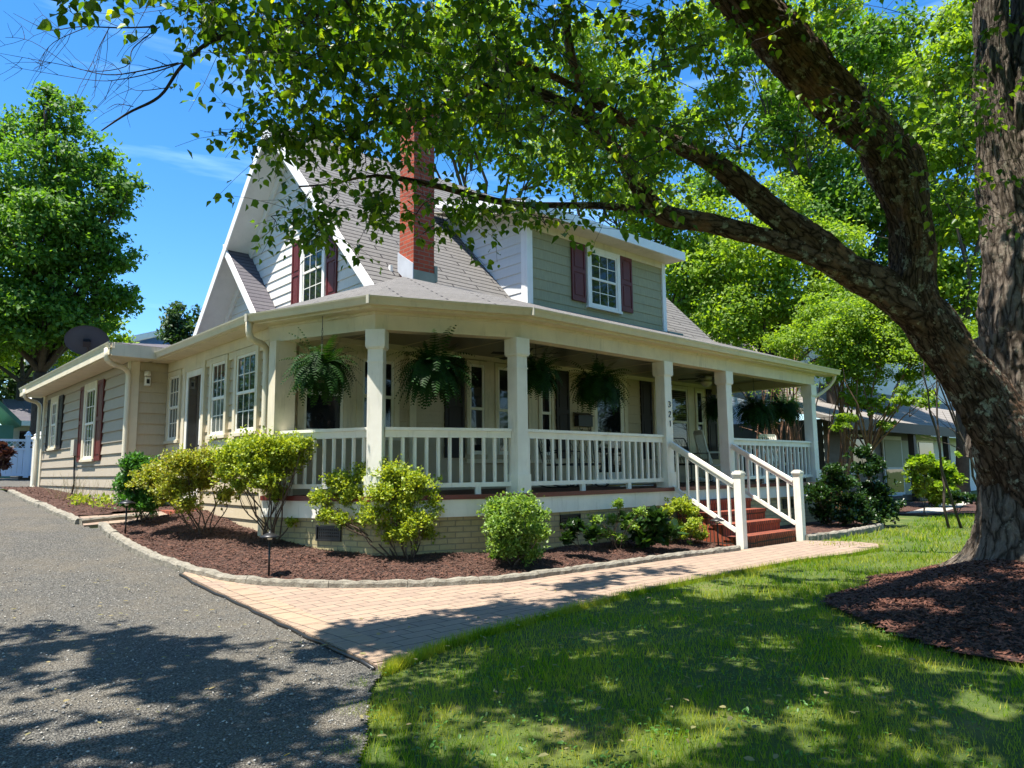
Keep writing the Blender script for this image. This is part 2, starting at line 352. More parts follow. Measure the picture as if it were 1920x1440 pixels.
# ---------------------------------------------------------------- camera, sky, sun
cam = bpy.data.cameras.new('camera'); co = bpy.data.objects.new('camera', cam); COL.objects.link(co); scene.camera = co
cam.sensor_width = 36; cam.lens = F/1920*36; cam.clip_end = 600; cam.clip_start = .05
co.matrix_world = Matrix(((RT[0], UP[0], -FW[0], 0), (RT[1], UP[1], -FW[1], 0), (RT[2], UP[2], -FW[2], CZ), (0, 0, 0, 1)))
SUNV = np.array([-.33, .03, 1.]); SUNV /= np.linalg.norm(SUNV)
w = bpy.data.worlds.new('World'); scene.world = w; w.use_nodes = True; nt = w.node_tree
bg = nt.nodes['Background']; sky = nt.nodes.new('ShaderNodeTexSky'); sky.sky_type = 'NISHITA'; sky.sun_disc = False
sky.sun_elevation = math.asin(SUNV[2]); sky.sun_rotation = R(-85); sky.altitude = 300; sky.air_density = 1.0; sky.dust_density = .4; sky.ozone_density = 4.
hs = nt.nodes.new('ShaderNodeHueSaturation'); hs.inputs['Saturation'].default_value = 1.3; hs.inputs['Value'].default_value = 2.1; nt.links.new(sky.outputs[0], hs.inputs['Color'])
# thin wisps of cirrus low in the west
t_ = nt.nodes.new('ShaderNodeTexCoord'); mp = nt.nodes.new('ShaderNodeMapping'); mp.inputs['Rotation'].default_value = (R(0), R(-32), R(-20)); mp.inputs['Scale'].default_value = (1.1, 1.1, 8.5)
nt.links.new(t_.outputs['Generated'], mp.inputs[0])
nz = N(nt, 'ShaderNodeTexNoise', Scale=1.6, Detail=6., Roughness=.55); nt.links.new(mp.outputs[0], nz.inputs['Vector'])
cf = ramp(nt, nz.outputs[0], [(.56, (0, 0, 0)), (.8, (.35, .35, .35))])
cl = mix(nt, cf, hs.outputs[0], (15., 20., 24.)); nt.links.new(cl, bg.inputs[0]); bg.inputs[1].default_value = .057
sl = bpy.data.lights.new('sun', 'SUN'); so = bpy.data.objects.new('sun', sl); COL.objects.link(so)
sl.energy = 5.; sl.angle = R(.53); sl.color = (1., .95, .86)
so.rotation_euler = Vector(-SUNV).to_track_quat('-Z', 'Y').to_euler()
vs = scene.view_settings; vs.view_transform = 'Standard'; vs.look = 'None'; vs.exposure = 1.28; vs.gamma = 1
scene.render.resolution_x = 1024; scene.render.resolution_y = 768
cy = scene.cycles; cy.max_bounces = 7; cy.transparent_max_bounces = 6; cy.diffuse_bounces = 3; cy.transmission_bounces = 3; cy.glossy_bounces = 3; cy.sample_clamp_indirect = 6; cy.caustics_reflective = False; cy.caustics_refractive = False

# ---------------------------------------------------------------- ground sheets
def grid_sheet(name, xs, ys, zf, mat, keep=None):
    X_, Y_ = np.meshgrid(xs, ys); Z_ = zf(X_, Y_); V = np.stack([X_.ravel(), Y_.ravel(), Z_.ravel()], 1)
    nx, ny = len(xs), len(ys); i = np.arange(nx-1); j = np.arange(ny-1); I, J = np.meshgrid(i, j)
    Fq = np.stack([(J*nx+I).ravel(), (J*nx+I+1).ravel(), ((J+1)*nx+I+1).ravel(), ((J+1)*nx+I).ravel()], 1)
    if keep is not None:
        c = V[Fq].mean(1); Fq = Fq[keep(c[:, 0], c[:, 1])]
    return mesh_np(name, V, Fq, mat, None, True)
def axis(a, b, fa, fb, st):
    return np.array(sorted(set(list(np.round(np.arange(fa, fb, st), 3)) + list(np.linspace(a, fa, 14)) + list(np.linspace(fb, b, 22)))))
tag(grid_sheet('ground', axis(-120, 220, -6, 20, .5), axis(-120, 260, -4, 30, .5), lambda x, y: H(x, y)-.02, M['ground']), kind='structure')
def inpoly(x, y, poly):
    x = np.asarray(x); y = np.asarray(y); r = np.zeros(x.shape, bool); n = len(poly)
    for i in range(n):
        x0, y0 = poly[i][:2]; x1, y1 = poly[(i+1) % n][:2]
        c = ((y0 > y) != (y1 > y)) & (x < (x1-x0)*(y-y0)/((y1-y0) or 1e-9)+x0); r ^= c
    return r
def gp(lst): return [G(*a) for a in lst]
kerbM = gp([(192, 990), (205, 1003), (240, 1028), (290, 1053), (350, 1073), (420, 1092), (500, 1101), (600, 1105), (700, 1105), (800, 1103), (945, 1095), (1050, 1080), (1150, 1066), (1250, 1052), (1386, 1034)])
kerbU = gp([(20, 925), (60, 945), (100, 963), (150, 985)])
# gravel drive
edgeG = gp([(718, 1260), (697, 1290), (690, 1330), (688, 1380), (672, 1439)]) + [np.array([.9, 1.6, 0]), np.array([.4, -6, 0])]
lowE = gp([(342, 1080), (450, 1133), (550, 1182), (650, 1228), (718, 1260)])
drive = [(-3.2, -8), (.4, -8)] + [tuple(q[:2]) for q in edgeG[::-1]] + [tuple(q[:2]) for q in lowE[::-1]] + [tuple(q[:2]+np.array([.05, 0])) for q in kerbM[:5][::-1]] + [(2.75, 12)] + [tuple(q[:2]) for q in kerbU[::-1]] + [(2.9, 22.8), (4.5, 23.2), (9.5, 40), (-3.2, 40)]
dx = np.concatenate([np.arange(-3.4, 1.0, .09), np.arange(1.0, 2.9, .025), np.arange(2.9, 10, .3)]); dy = np.concatenate([np.arange(-8, 0, .5), np.arange(0, 1.6, .09), np.arange(1.6, 5, .03), np.arange(5, 12, .09), np.arange(12, 41, .4)])
bumpn = lambda x, y: .012*np.sin(x*2.1+1.3*np.sin(y*.9))*np.sin(y*1.3+.7)
tag(grid_sheet('gravel_driveway', dx, dy, lambda x, y: H(x, y)+.004+bumpn(x, y)*.4, M['gravel'], lambda x, y: inpoly(x, y, drive)), kind='structure')
# paver walk
grassE = gp([(718, 1260), (760, 1243), (830, 1212), (900, 1190), (1000, 1163), (1100, 1135), (1200, 1110), (1300, 1090), (1400, 1070), (1500, 1052), (1600, 1040), (1650, 1030)])
endE = gp([(1645, 1022), (1600, 1018), (1508, 1016)])
walk = [q[:2] for q in lowE[:-1]] + [q[:2] for q in grassE] + [q[:2] for q in endE] + [q[:2] for q in kerbM[::-1][:11]]
def flat_poly(name, poly, off, mat, th=.05):
    import mathutils.geometry as mg
    pts = [Vector((float(a), float(b), 0)) for a, b in poly]; tri = mg.tessellate_polygon([pts])
    V = [(a, b, float(H(a, b))+off) for a, b in poly]; n = len(V); V += [(a, b, c-th) for a, b, c in V]
    fs = []
    for t in tri:
        a, b, c = (np.array(V[i]) for i in t)
        if np.cross(b-a, c-a)[2] < 0: t = t[::-1]
        fs.append(tuple(t))
    ar = sum(poly[i][0]*poly[(i+1) % n][1]-poly[(i+1) % n][0]*poly[i][1] for i in range(n))
    fs += [((i, n+i, n+(i+1) % n, (i+1) % n) if ar > 0 else (i, (i+1) % n, n+(i+1) % n, n+i)) for i in range(n)]
    return mesh_np(name, V, fs, mat)
tag(flat_poly('paver_walk', [tuple(q) for q in walk], .022, M['paver']), kind='structure')
# soldier course of edge pavers along the drive, each one slightly uneven, and the black edging strip
le = [np.array([q[0], q[1]]) for q in lowE]; mb = MB()
def walkline(pts, step):
    out = []; acc = 0
    for a, b in zip(pts[:-1], pts[1:]):
        L = np.linalg.norm(b-a); t = (b-a)/L; s_ = acc
        while s_ < L: out.append((a+t*s_, t)); s_ += step
        acc = s_-L
    return out
for q, t in walkline(le, .156)[:-1]:
    n = np.array([-t[1], t[0]]);  n = -n if n[0] < 0 else n
    j = rnd.uniform(-.006, .006); z = float(H(*q))
    a = np.array([*(q+n*(.004+j)), z-.03]); mb.obox(a, (*(t*.152), float(H(*(q+t*.152)))-z), (*(n*.30), 0), (0, 0, .03+.024+.002+rnd.uniform(0, .004)))
tag(mb.build('edge_pavers', M['paver_edge']), kind='structure')
mb = MB(); mb.tube([(q[0]-.03+.012*math.sin(i*2.3), q[1], float(H(q[0], q[1]))+.016) for i, (q, t) in enumerate(walkline(le, .22))], .013, 6)
tag(mb.build('edging_strip', M['black'], smooth=True), 'thin black plastic edging strip between gravel drive and paver walk', 'edging')

# mulch beds
def kdist(x, y):
    x, y = np.asarray(x, float), np.asarray(y, float); best = np.full(x.shape, 9.)
    for a, b in zip(kerbM[:-1], kerbM[1:]):
        ax, ay, bx, by = a[0], a[1], b[0], b[1]; L2 = (bx-ax)**2+(by-ay)**2; t = np.clip(((x-ax)*(bx-ax)+(y-ay)*(by-ay))/L2, 0, 1)
        best = np.minimum(best, np.hypot(x-ax-t*(bx-ax), y-ay-t*(by-ay)))
    return best
def bed_z(x, y):
    d = sm(.05, 1.3, kdist(x, y))
    base = H(x, y)
    return base + .03 + .13*d + .02*np.sin(x*5.1+y*2.2)*np.sin(y*4.3-x) * d
bedpoly = [tuple(q) for q in offset_line(kerbM, .02)] + [(10.15, 6.0), (10.15, 7.4), (7, 7.5), (5.3, 8.3), (4.7, 9.6), (4.7, 12.1), (3.5, 12.2)]
XX = np.arange(2.5, 10.3, .05); YY = np.arange(5.7, 12.6, .05)
tag(grid_sheet('mulch_bed', XX, YY, bed_z, M['mulch'], lambda x, y: inpoly(x, y, bedpoly)), kind='structure')
bedU = [tuple(q[:2]) for q in kerbU] + [(2.72, 13.0), (3.6, 13.2), (4.4, 13.3), (4.4, 14.6), (3.9, 14.6), (3.9, 22.6), (2.9, 22.6)]
bz2 = lambda x, y: H(x, y)+.05+.01*np.sin(x*6)*np.sin(y*3)
tag(grid_sheet('mulch_bed_side', np.arange(2.4, 4.6, .1), np.arange(12.6, 22.8, .2), bz2, M['mulch'], lambda x, y: inpoly(x, y, bedU)), kind='structure')
bedR = [(12.35, 5.85), (14.6, 5.8), (15.9, 5.9), (17.5, 7), (17.5, 9.6), (12.35, 9.6)]
tag(grid_sheet('mulch_bed_right', np.arange(12.3, 17.7, .15), np.arange(5.7, 9.8, .15), lambda x, y: H(x, y)+.03+.06*sm(5.8, 6.8, y), M['mulch'], lambda x, y: inpoly(x, y, bedR)), kind='structure')
TREE = np.array([9.45, 1.88])
moundz = lambda x, y: H(x, y)+.015+.26*(1-sm(.2, 1., np.hypot((x-8.6)/3.2, (y-1.75)/1.6)))
inm = lambda x, y: np.hypot((x-8.6)/3.2, (y-1.75)/1.6)*(1+.06*np.sin(np.arctan2(y-1.75, x-8.6)*7)) < .95
tag(grid_sheet('tree_mulch_mound', np.arange(4.6, 12, .1), np.arange(-.3, 3.8, .1), moundz, M['mulch_tree'], inm), kind='structure')
tag(grid_sheet('far_mulch', np.arange(20, 32, .5), np.arange(4.5, 10.5, .5), lambda x, y: H(x, y)+.01+0*x, M['mulch'], lambda x, y: np.hypot((x-25.5)/5, (y-7.4)/2.2) < 1), kind='structure')
tag(flat_poly('neighbour_path', [(21, 7.2), (27.5, 8.2), (34, 10.9), (35.5, 10.9), (28, 7.5), (22, 6.6)], .02, M['concrete']), kind='structure')
tag(flat_poly('step_path', [(2.62, 12.15), (2.68, 12.95), (3.6, 13.15), (4.3, 13.15), (4.3, 12.35), (3.6, 12.3)][::-1], .03, M['paver']), kind='structure')
# chips strewn on the mulch
def chips(name, poly_fn, box, n, zf, mat, s=(.02, .05)):
    x = nr.uniform(box[0], box[1], n*3); y = nr.uniform(box[2], box[3], n*3); k = poly_fn(x, y); x = x[k][:n]; y = y[k][:n]; m = len(x)
    z = zf(x, y)+.006+nr.uniform(0, .012, m); a = nr.uniform(0, 2*np.pi, m); L = nr.uniform(s[0], s[1], m); W = L*nr.uniform(.25, .5, m)
    u = np.stack([np.cos(a), np.sin(a), nr.uniform(-.5, .5, m)], 1)*L[:, None]/2; v = np.stack([-np.sin(a), np.cos(a), nr.uniform(-.5, .5, m)], 1)*W[:, None]/2
    c = np.stack([x, y, z], 1); V = np.stack([c-u-v, c+u-v*.6, c+u+v, c-u+v*.7], 1).reshape(-1, 3)
    return tag(mesh_np(name, V, np.arange(m*4).reshape(-1, 4), mat), kind='stuff')
chips('bark_chips', lambda x, y: inpoly(x, y, bedpoly), (2.5, 10.3, 5.7, 12.5), 22000, bed_z, M['chip'], (.012, .04))
chips('bark_chips', lambda x, y: inpoly(x, y, bedU), (2.4, 4.6, 12.6, 22.8), 2500, bz2, M['chip'])
chips('red_bark_chips', inm, (4.8, 11.9, 0, 3.6), 26000, moundz, M['chip_red'], (.015, .05))
def pebbles():
    n = 9000; d = nr.uniform(0, 1, n)**1.5; x = nr.uniform(-2.5, 2.9, n); y = 1+d*9; k = inpoly(x, y, drive); x, y = x[k], y[k]; n = len(x)
    r = nr.uniform(.004, .010, n); r[:60] *= 1.9
    ico = np.array([(1, 0, 0), (-1, 0, 0), (0, 1, 0), (0, -1, 0), (0, 0, 1), (0, 0, -1)], float); fc = np.array([(0, 2, 4), (2, 1, 4), (1, 3, 4), (3, 0, 4), (2, 0, 5), (1, 2, 5), (3, 1, 5), (0, 3, 5)])
    c = np.stack([x, y, H(x, y)+.008+r*.3], 1); sc = r[:, None, None]*nr.uniform(.6, 1.3, (n, 1, 3)); V = (c[:, None]+ico[None]*sc*(1, 1, .7)+nr.normal(0, .0008, (n, 6, 3))).reshape(-1, 3)
    Fc = (fc[None]+np.arange(n)[:, None, None]*6).reshape(-1, 3)
    m, nt, b = new_mat('pebble'); gi = nt.nodes.new('ShaderNodeNewGeometry'); nt.links.new(ramp(nt, gi.outputs['Random Per Island'], [(0, (.14, .14, .14)), (.6, (.3, .29, .26)), (.9, (.42, .39, .34)), (1, (.6, .57, .52))]), b.inputs['Base Color']); b.inputs['Roughness'].default_value = .9
    tag(mesh_np('loose_gravel', V, Fc, m), kind='stuff')
pebbles()
# kerb stones: a rough run of granite blocks
def kerb(name, pts, w_, h_, label, zf=H, seg=.75):
    root = empty(name, (*pts[0][:2], float(H(*pts[0][:2]))), label, 'kerb')
    L = [np.array(q[:2], float) for q in pts]; run = walkline(L, .07); per = int(seg/.07); i = 0
    while i < len(run)-2:
        n = min(per+rnd.randint(-3, 4), len(run)-1-i); ids = run[i:i+n+1]; m = MB(); vs = []
        for k, (q, t) in enumerate(ids):
            if k == n: q = q - t*.006
            nn = np.array([t[1], -t[0]]); z = float(H(*q)); j = lambda a=.006: rnd.uniform(-a, a)
            up = h_+j(.008)
            for a, b in ((w_/2+j(.012), -.06), (w_/2+j(), up-.025), (w_/2-.02+j(), up), (-w_/2+.02, up+j()), (-w_/2, up-.02), (-w_/2, -.06)):
                vs.append((*(q+nn*a), z+b))
        c = len(ids); fs = [(k*6+a, (k+1)*6+a, (k+1)*6+a+1, k*6+a+1) for k in range(c-1) for a in range(5)]
        fs += [tuple(range(6)), tuple((c-1)*6+a for a in range(5, -1, -1))]
        m.add(vs, fs).build('kerb_stone', M['kerb'], root); i += n
    return root
kerb('bed_kerb', kerbM, .12, .09, 'long pale granite kerb curving round the mulch bed between drive and walk')
kerb('bed_kerb', kerbU, .12, .085, 'pale granite kerb of the side mulch bed along the grey wing')
kerb('bed_kerb', [kerbU[-1], gp([(255, 975)])[0], gp([(300, 972)])[0]], .10, .09, 'short kerb running from the drive toward the side brick step')
kerb('bed_kerb', [np.array([12.25, 5.85]), np.array([13.2, 5.72]), np.array([14.6, 5.75]), np.array([15.8, 5.9])], .13, .10, 'grey kerb of the shaded bed right of the brick steps')
# ---------------------------------------------------------------- the house
house = empty('house', (6.65, 9.7, 0), 'cream cottage with wraparound porch, grey shingle roof, red brick chimney and maroon shutters', 'house')
def siding(mb, p0, u, n, w, z0, z1, ex=.195, clip=None, lap=.016):
    """lapped boards: p0 2D start, u 2D direction, n outward normal; clip(z)->(u0,u1)"""
    p0 = np.array(p0, float); u = np.array(u, float); n = np.array(n, float)
    z = z0
    while z < z1-1e-4:
        zt = min(z+ex, z1); a0, b0 = clip(z) if clip else (0, w); a1, b1 = clip(zt) if clip else (0, w)
        if b0 <= a0: break
        if b1 < a1: a1 = b1 = (a1+b1)/2
        q = lambda s, o, zz: (*(p0+u*s+n*o), zz)
        vs = [q(a0, lap, z), q(b0, lap, z), q(b1, .002, zt), q(a1, .002, zt), q(a0, -.01, z), q(b0, -.01, z)]
        f = [(0, 1, 2, 3), (4, 5, 1, 0)]
        # orient
        e1 = np.array(vs[1])-vs[0]; e2 = np.array(vs[3])-vs[0]
        if np.dot(np.cross(e1, e2)[:2], n) < 0: f = [t[::-1] for t in f]
        mb.add(vs, f); z = zt
    return mb
CE = 3.2
# ground floor walls
wl = MB(); siding(wl, (4.4, 9.7), (1, 0), (0, -1), 11.9, .80, CE, lap=.026); siding(wl, (16.3, 9.7), (0, 1), (1, 0), 8.1, .3, CE+.6)
wl.build('porch_wall', M['siding'], house)
wl = MB(); siding(wl, (4.4, 14.35), (0, -1), (-1, 0), 4.65, .30, CE+.1, lap=.024); siding(wl, (3.72, 14.35), (1, 0), (0, -1), .7, .35, CE+.15, lap=.026); wl.build('entry_wall', M['siding'], house)
wl = MB(); siding(wl, (3.72, 22.2), (0, -1), (-1, 0), 7.85, .5, CE+.15, .215, lap=.030); siding(wl, (16.3, 22.2), (-1, 0), (0, 1), 12.58, .5, CE, .3); wl.build('wing_wall', M['siding_wing'], house)
# upper gable wall and others
YR, ZR, SL = 14.17, 8.64, 1.02
zroof = lambda y: ZR-SL*abs(y-YR)
gclip = lambda ybase, off: (lambda z: (max(0, (YR-(ZR-off-z)/SL)-ybase), min(8.9, (YR+(ZR-off-z)/SL)-ybase)))
wl = MB(); siding(wl, (6.65, 9.3), (0, 1), (-1, 0), 9, 3.6, 8.5, .2, gclip(9.3, .1), .02); wl.build('gable_wall', M['siding_gable'], house)
wl = MB(); siding(wl, (16.3, 9.3), (0, 1), (1, 0), 9, 3.6, 8.5, .2, gclip(9.3, .1)); wl.build('gable_wall', M['siding_gable'], house)
mb = MB(); mb.box(6.66, 16.29, 17.6, 17.8, 3, 4.6); mb.build('rear_wall', M['siding_wing'], house)
# corner boards
cb = lambda x0, x1, y0, y1, z0, z1, m='trim': MB().box(x0, x1, y0, y1, z0, z1).build('corner_board', M[m], house)
cb(6.65, 6.78, 9.655, 9.70, .85, CE); cb(4.36, 4.5, 9.64, 9.72, .85, CE)
cb(3.68, 3.84, 14.30, 14.36, .35, CE+.1); cb(3.675, 3.722, 14.362, 14.46, .45, CE+.1); cb(3.67, 3.722, 22.05, 22.24, .6, CE+.1)
cb(6.605, 6.655, 10.2, 10.26, 4.3, 4.7, 'whitetrim')
cb(16.18, 16.33, 9.65, 9.70, .85, CE)
# porch polyline (post centres) and deck
Q = [(4.35, 9.7), (4.97, 7.97), (6.8, 7.25), (15.78, 7.25), (15.78, 9.7)]
def prism_poly(poly, z0, z1):
    m = MB(); m.slab([(*q[:2], z1) for q in poly], z1-z0); return m
def ccw(poly):
    a = sum(poly[i][0]*poly[(i+1) % len(poly)][1]-poly[(i+1) % len(poly)][0]*poly[i][1] for i in range(len(poly))); return poly if a > 0 else poly[::-1]
out = lambda d: [tuple(q) for q in offset_line([(4.35, 9.9)]+Q[1:4]+[(15.78, 9.7)], d)]
def left_fix(l, d): l[0] = (l[0][0], 9.7); l[-1] = (l[-1][0], 9.7); return l
dk = left_fix([tuple(q) for q in offset_line(Q, .15)], .15)
prism_poly(ccw(dk+[]), .80, .85).build('porch_deck', M['deck'], house)
def band(line, th, z0, z1, inner=True):
    a = [tuple(q) for q in line]; b = [tuple(q) for q in offset_line(line, -th)]; m = MB()
    for i in range(len(a)-1):
        vs = [(*a[i], z0), (*a[i+1], z0), (*b[i+1], z0), (*b[i], z0), (*a[i], z1), (*a[i+1], z1), (*b[i+1], z1), (*b[i], z1)]
        fs = [(0, 3, 2, 1), (4, 5, 6, 7), (0, 1, 5, 4), (2, 3, 7, 6)]
        if i == 0: fs.append((3, 0, 4, 7))
        if i == len(a)-2: fs.append((1, 2, 6, 5))
        m.add(vs, fs)
    return m
band(offset_line(Q, .172), .03, .795, .856).build('deck_edge', M['deckred'], house)
band(offset_line(Q, .14), .04, .57, .80).build('porch_skirt', M['white'], house)
band(offset_line(Q, .09), .1, -.2, .575).build('foundation_wall', M['foundation'], house)
mb = MB(); mb.box(4.42, 4.6, 9.5, 14.3, -.1, .31); mb.box(3.76, 3.95, 14.4, 22.1, 0, .5); mb.build('foundation_wall', M['foundation'], house)
MB().box(3.7, 4.4, 14.34, 14.40, .1, .36).build('foundation_wall', M['foundation'], house)
# foundation vents
def vent(c, u):
    c = np.array(c, float); u = np.array([*u, 0.]); u /= np.linalg.norm(u); n = np.array([u[1], -u[0], 0]); z = np.array([0, 0, 1.])
    m = MB(); W, Hh = .42, .2
    for a, b, c_, d in ((-W/2, W/2, 0, .02), (-W/2, W/2, Hh-.02, Hh), (-W/2, -W/2+.02, .02, Hh-.02), (W/2-.02, W/2, .02, Hh-.02)):
        m.obox(c+u*a+z*c_+n*.0, u*(b-a), n*.025, z*(d-c_))
    m.obox(c+u*(-W/2+.02)+z*.02-n*.0, u*(W-.04), n*.006, z*(Hh-.04))
    for r_ in (.055, .095, .135):
        for k in range(11): m.obox(c+u*(-W/2+.045+k*.031)+z*r_, u*.014, n*.016, z*.018)
    m.build('foundation_vent', M['black'], house)
vent((7.72, 7.158, .33), (1, 0)); vent((9.75, 7.158, .33), (1, 0)); vent((14.3, 7.158, .33), (1, 0))
_a, _b = np.array(offset_line(Q, .092)[0]), np.array(offset_line(Q, .092)[1]); vent((*(_a+(_b-_a)*.62), .28), (_b-_a))
# posts
def post(c, ang, zb=.85, zt=3.0, pil=False):
    u = (math.cos(ang), math.sin(ang)); m = MB(); c = (*c, zb)
    W = .20
    m.bevbox(c, u, .25, .25, .26, bev=.006); m.bevbox((c[0], c[1], zb+.26), u, W, W, zt-zb-.26, bev=.006)
    m.bevbox((c[0], c[1], zt-.43), u, .215, .215, .018, bev=.004); m.bevbox((c[0], c[1], zt-.23), u, .255, .255, .228, bev=.005)
    m.bevbox((c[0], c[1], zt-.25), u, .235, .235, .02, bev=.004)
    return m.build('porch_post', M['white'], house)
post(Q[1], R(-45)); post(Q[2], 0); P3 = post((10.25, 7.25), 0); post((12.22, 7.25), 0); post(Q[3], 0)
m = MB(); m.box(4.26, 4.56, 9.44, 9.66, .80, 3.0); m.build('porch_post', M['trim'], house, label='wide flat porch pilaster at the house corner')
# rails
def railing(p, q, parent=house, name='porch_railing', zb=.85, spacing=.165, h=.887, blocks=True):
    p, q = np.array([*p, 0.]), np.array([*q, 0.]); L = np.linalg.norm(q-p); t = (q-p)/L; n = np.array([t[1], -t[0], 0])
    m = MB(); Z = lambda v, z: v+np.array([0, 0, z])
    m.beam(Z(p, zb+h-.02), Z(q, zb+h-.02), .10, .04); m.beam(Z(p, zb+h-.085), Z(q, zb+h-.085), .045, .088); m.beam(Z(p, zb+.13), Z(q, zb+.13), .06, .06)
    if blocks:
        for f in (.36, .7): m.beam(Z(p+t*L*f, zb+.05), Z(p+t*(L*f+.08), zb+.05), .05, .1)
    o = m.build(name, M['white'], parent); k = max(1, int(round(L/spacing)))
    for i in range(k):
        s_ = L*(i+.5)/k; MB().beam(Z(p+t*s_, zb+.16), Z(p+t*s_, zb+h-.13), .036, .036, (1, 0, 0) if abs(t[1]) < .9 else (0, 1, 0)).build('baluster', M['white'], o)
    return o
def between(a, b, r=.11):
    a, b = np.array(a, float), np.array(b, float); t = (b-a)/np.linalg.norm(b-a); return a+t*r, b-t*r
railing(*between((4.33, 9.5), Q[1])); railing(*between(Q[1], Q[2])); railing(*between(Q[2], (10.25, 7.25)))
railing(*between((12.22, 7.25), Q[3])); railing(*between(Q[3], (15.78, 9.68)), blocks=False)
# steps between the newels
SX0, SX1 = 10.30, 12.17; YF = 5.98
mb = MB(); rise = (.80+.09)/5; treads = [(YF, -.09+rise), (YF+.27, -.09+2*rise), (YF+.54, -.09+3*rise), (YF+.81, -.09+4*rise)]
for i, (y0, zt) in enumerate(treads):
    y1 = treads[i+1][0] if i < 3 else 7.09
    mb.box(SX0-.0, SX1+.0, y0, y1, -.12, zt-.055)
    mb.box(SX0-.012, SX1+.012, y0-.02, y1 if i < 3 else 7.09, zt-.055, zt)
st = mb.build('porch_steps', M['stepbrick'], house)
Zv = np.array([0, 0, 1.])
def handrail(x):
    a = np.array([x, 7.13, 1.60]); b = np.array([x, 5.98, .93]); m = MB()
    m.beam(a, b, .085, .045, (0, 0, 1)); m.beam(a-Zv*.055, b-Zv*.055, .045, .06, (0, 0, 1))
    lo = np.array([x, 7.13, .86]); lb = np.array([x, 5.98, .19]); m.beam(lo, lb, .055, .055)
    o = m.build('stair_handrail', M['white'], house)
    for k in range(6):
        f = (k+.55)/6.1; p, q = lo+(lb-lo)*f, a+(b-a)*f; MB().beam(p+Zv*.03, q-Zv*.08, .036, .036, (1, 0, 0)).build('baluster', M['white'], o)
    n = MB(); c = (x, 5.90, -.10); n.bevbox(c, (1, 0), .125, .125, 1.14, bev=.004); n.bevbox((x, 5.90, 1.035), (1, 0), .15, .15, .022); n.bevbox((x, 5.90, 1.062), (1, 0), .17, .17, .026)
    n.bevbox((x, 5.90, 1.088), (1, 0), .145, .145, .02); n.bevbox((x, 5.90, 1.108), (1, 0), .10, .10, .014); n.build('newel_post', M['white'], o)
handrail(10.25); handrail(12.22)
# house number 321 running down the post
def digits():
    def stroke(m, pts): 
        for a, b in zip(pts[:-1], pts[1:]): m.beam(a, b, .010, .011, (0, 1, 0))
    y = 7.139; seg = lambda z, l: [(10.25+.008+u*.033, y, z+v*.048) for u, v in l]
    D3 = [(-.8, .85), (-.2, 1), (.5, .9), (.75, .55), (.5, .15), (-.1, 0), (.6, -.15), (.9, -.5), (.5, -.9), (-.2, -1), (-.9, -.8)]
    D2 = [(-.8, .6), (-.4, .95), (.3, 1), (.8, .65), (.7, .2), (-.9, -1), (.9, -1)]
    D1 = [(-.3, .7), (.15, 1), (.15, -1)]
    for z, l in ((2.26, D3), (2.09, D2), (1.93, D1)):
        m = MB(); stroke(m, seg(z, l)); m.build('house_number', M['black'], P3)
digits()
# beam, soffit, gutter, ceiling
def band2(d, th, z0, z1, name, mat): return band(offset_line(Q, d), th, z0, z1).build(name, mat, house)
band2(.10, .20, 3.0, 3.22, 'porch_beam', M['trim']); band2(.125, .05, 3.20, 3.245, 'beam_moulding', M['trim'])
band2(.30, .2, 3.235, 3.25, 'porch_soffit', M['trim'])
cpoly = ccw([tuple(q) for q in offset_line(Q, -.08)] + [])
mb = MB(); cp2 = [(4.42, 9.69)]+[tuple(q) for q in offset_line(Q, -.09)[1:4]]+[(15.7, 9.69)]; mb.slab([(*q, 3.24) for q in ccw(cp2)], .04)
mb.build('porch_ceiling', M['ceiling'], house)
mb = MB()
for i in range(12): mb.box(4.6+i*.95, 4.62+i*.95, 8.2 if i < 2 else 7.4, 9.66, 3.192, 3.2)
mb.box(4.5, 16.2, 9.62, 9.68, 3.12, 3.2); mb.build('ceiling_trim', M['trim'], house)
def gutter(line, z=3.36, name='gutter'):
    """K-style gutter extruded along an open line (its outer top edge)"""
    prof = [(0, 0), (-.005, -.02), (-.022, -.05), (-.034, -.088), (-.04, -.105), (-.115, -.105), (-.115, .0), (-.108, .0), (-.108, -.095), (-.045, -.095), (-.015, -.02), (-.012, 0)]
    L = [np.array(q[:2], float) for q in line]; m = MB(); rows = [offset_line(L, d) for d, _ in prof]; n = len(prof)
    vs = [(*rows[k][i], z+prof[k][1]) for i in range(len(L)) for k in range(n)]
    fs = [(i*n+k, i*n+(k+1) % n, (i+1)*n+(k+1) % n, (i+1)*n+k) for i in range(len(L)-1) for k in range(n)]
    fs += [tuple(range(n)), tuple((len(L)-1)*n+k for k in range(n-1, -1, -1))]
    return m.add(vs, fs).build(name, M['gutter'], house)
QL = [(4.35, 14.3), (4.35, 9.75)]+Q[1:3]+[(16.6, 7.25)]
E0 = offset_line(QL, .34)
GUT = gutter(offset_line(QL, .42), 3.37)
band(offset_line(QL, .305), .3, 3.25, 3.262).build('eave_soffit', M['trim'], house)
band(offset_line(QL, .312), .03, 3.262, 3.36).build('fascia', M['trim'], house)
mb = MB()
for q in offset_line(QL, .427)[1:4]: mb.bevbox((q[0]+.004, q[1]+.02, 3.262), (1, .4), .022, .05, .110, bev=.006)
mb.build('gutter_joint', M['palewall'], house)
# entry frieze along left facade
MB().box(4.335, 4.39, 9.75, 14.3, 3.08, 3.25).build('frieze_board', M['trim'], house)
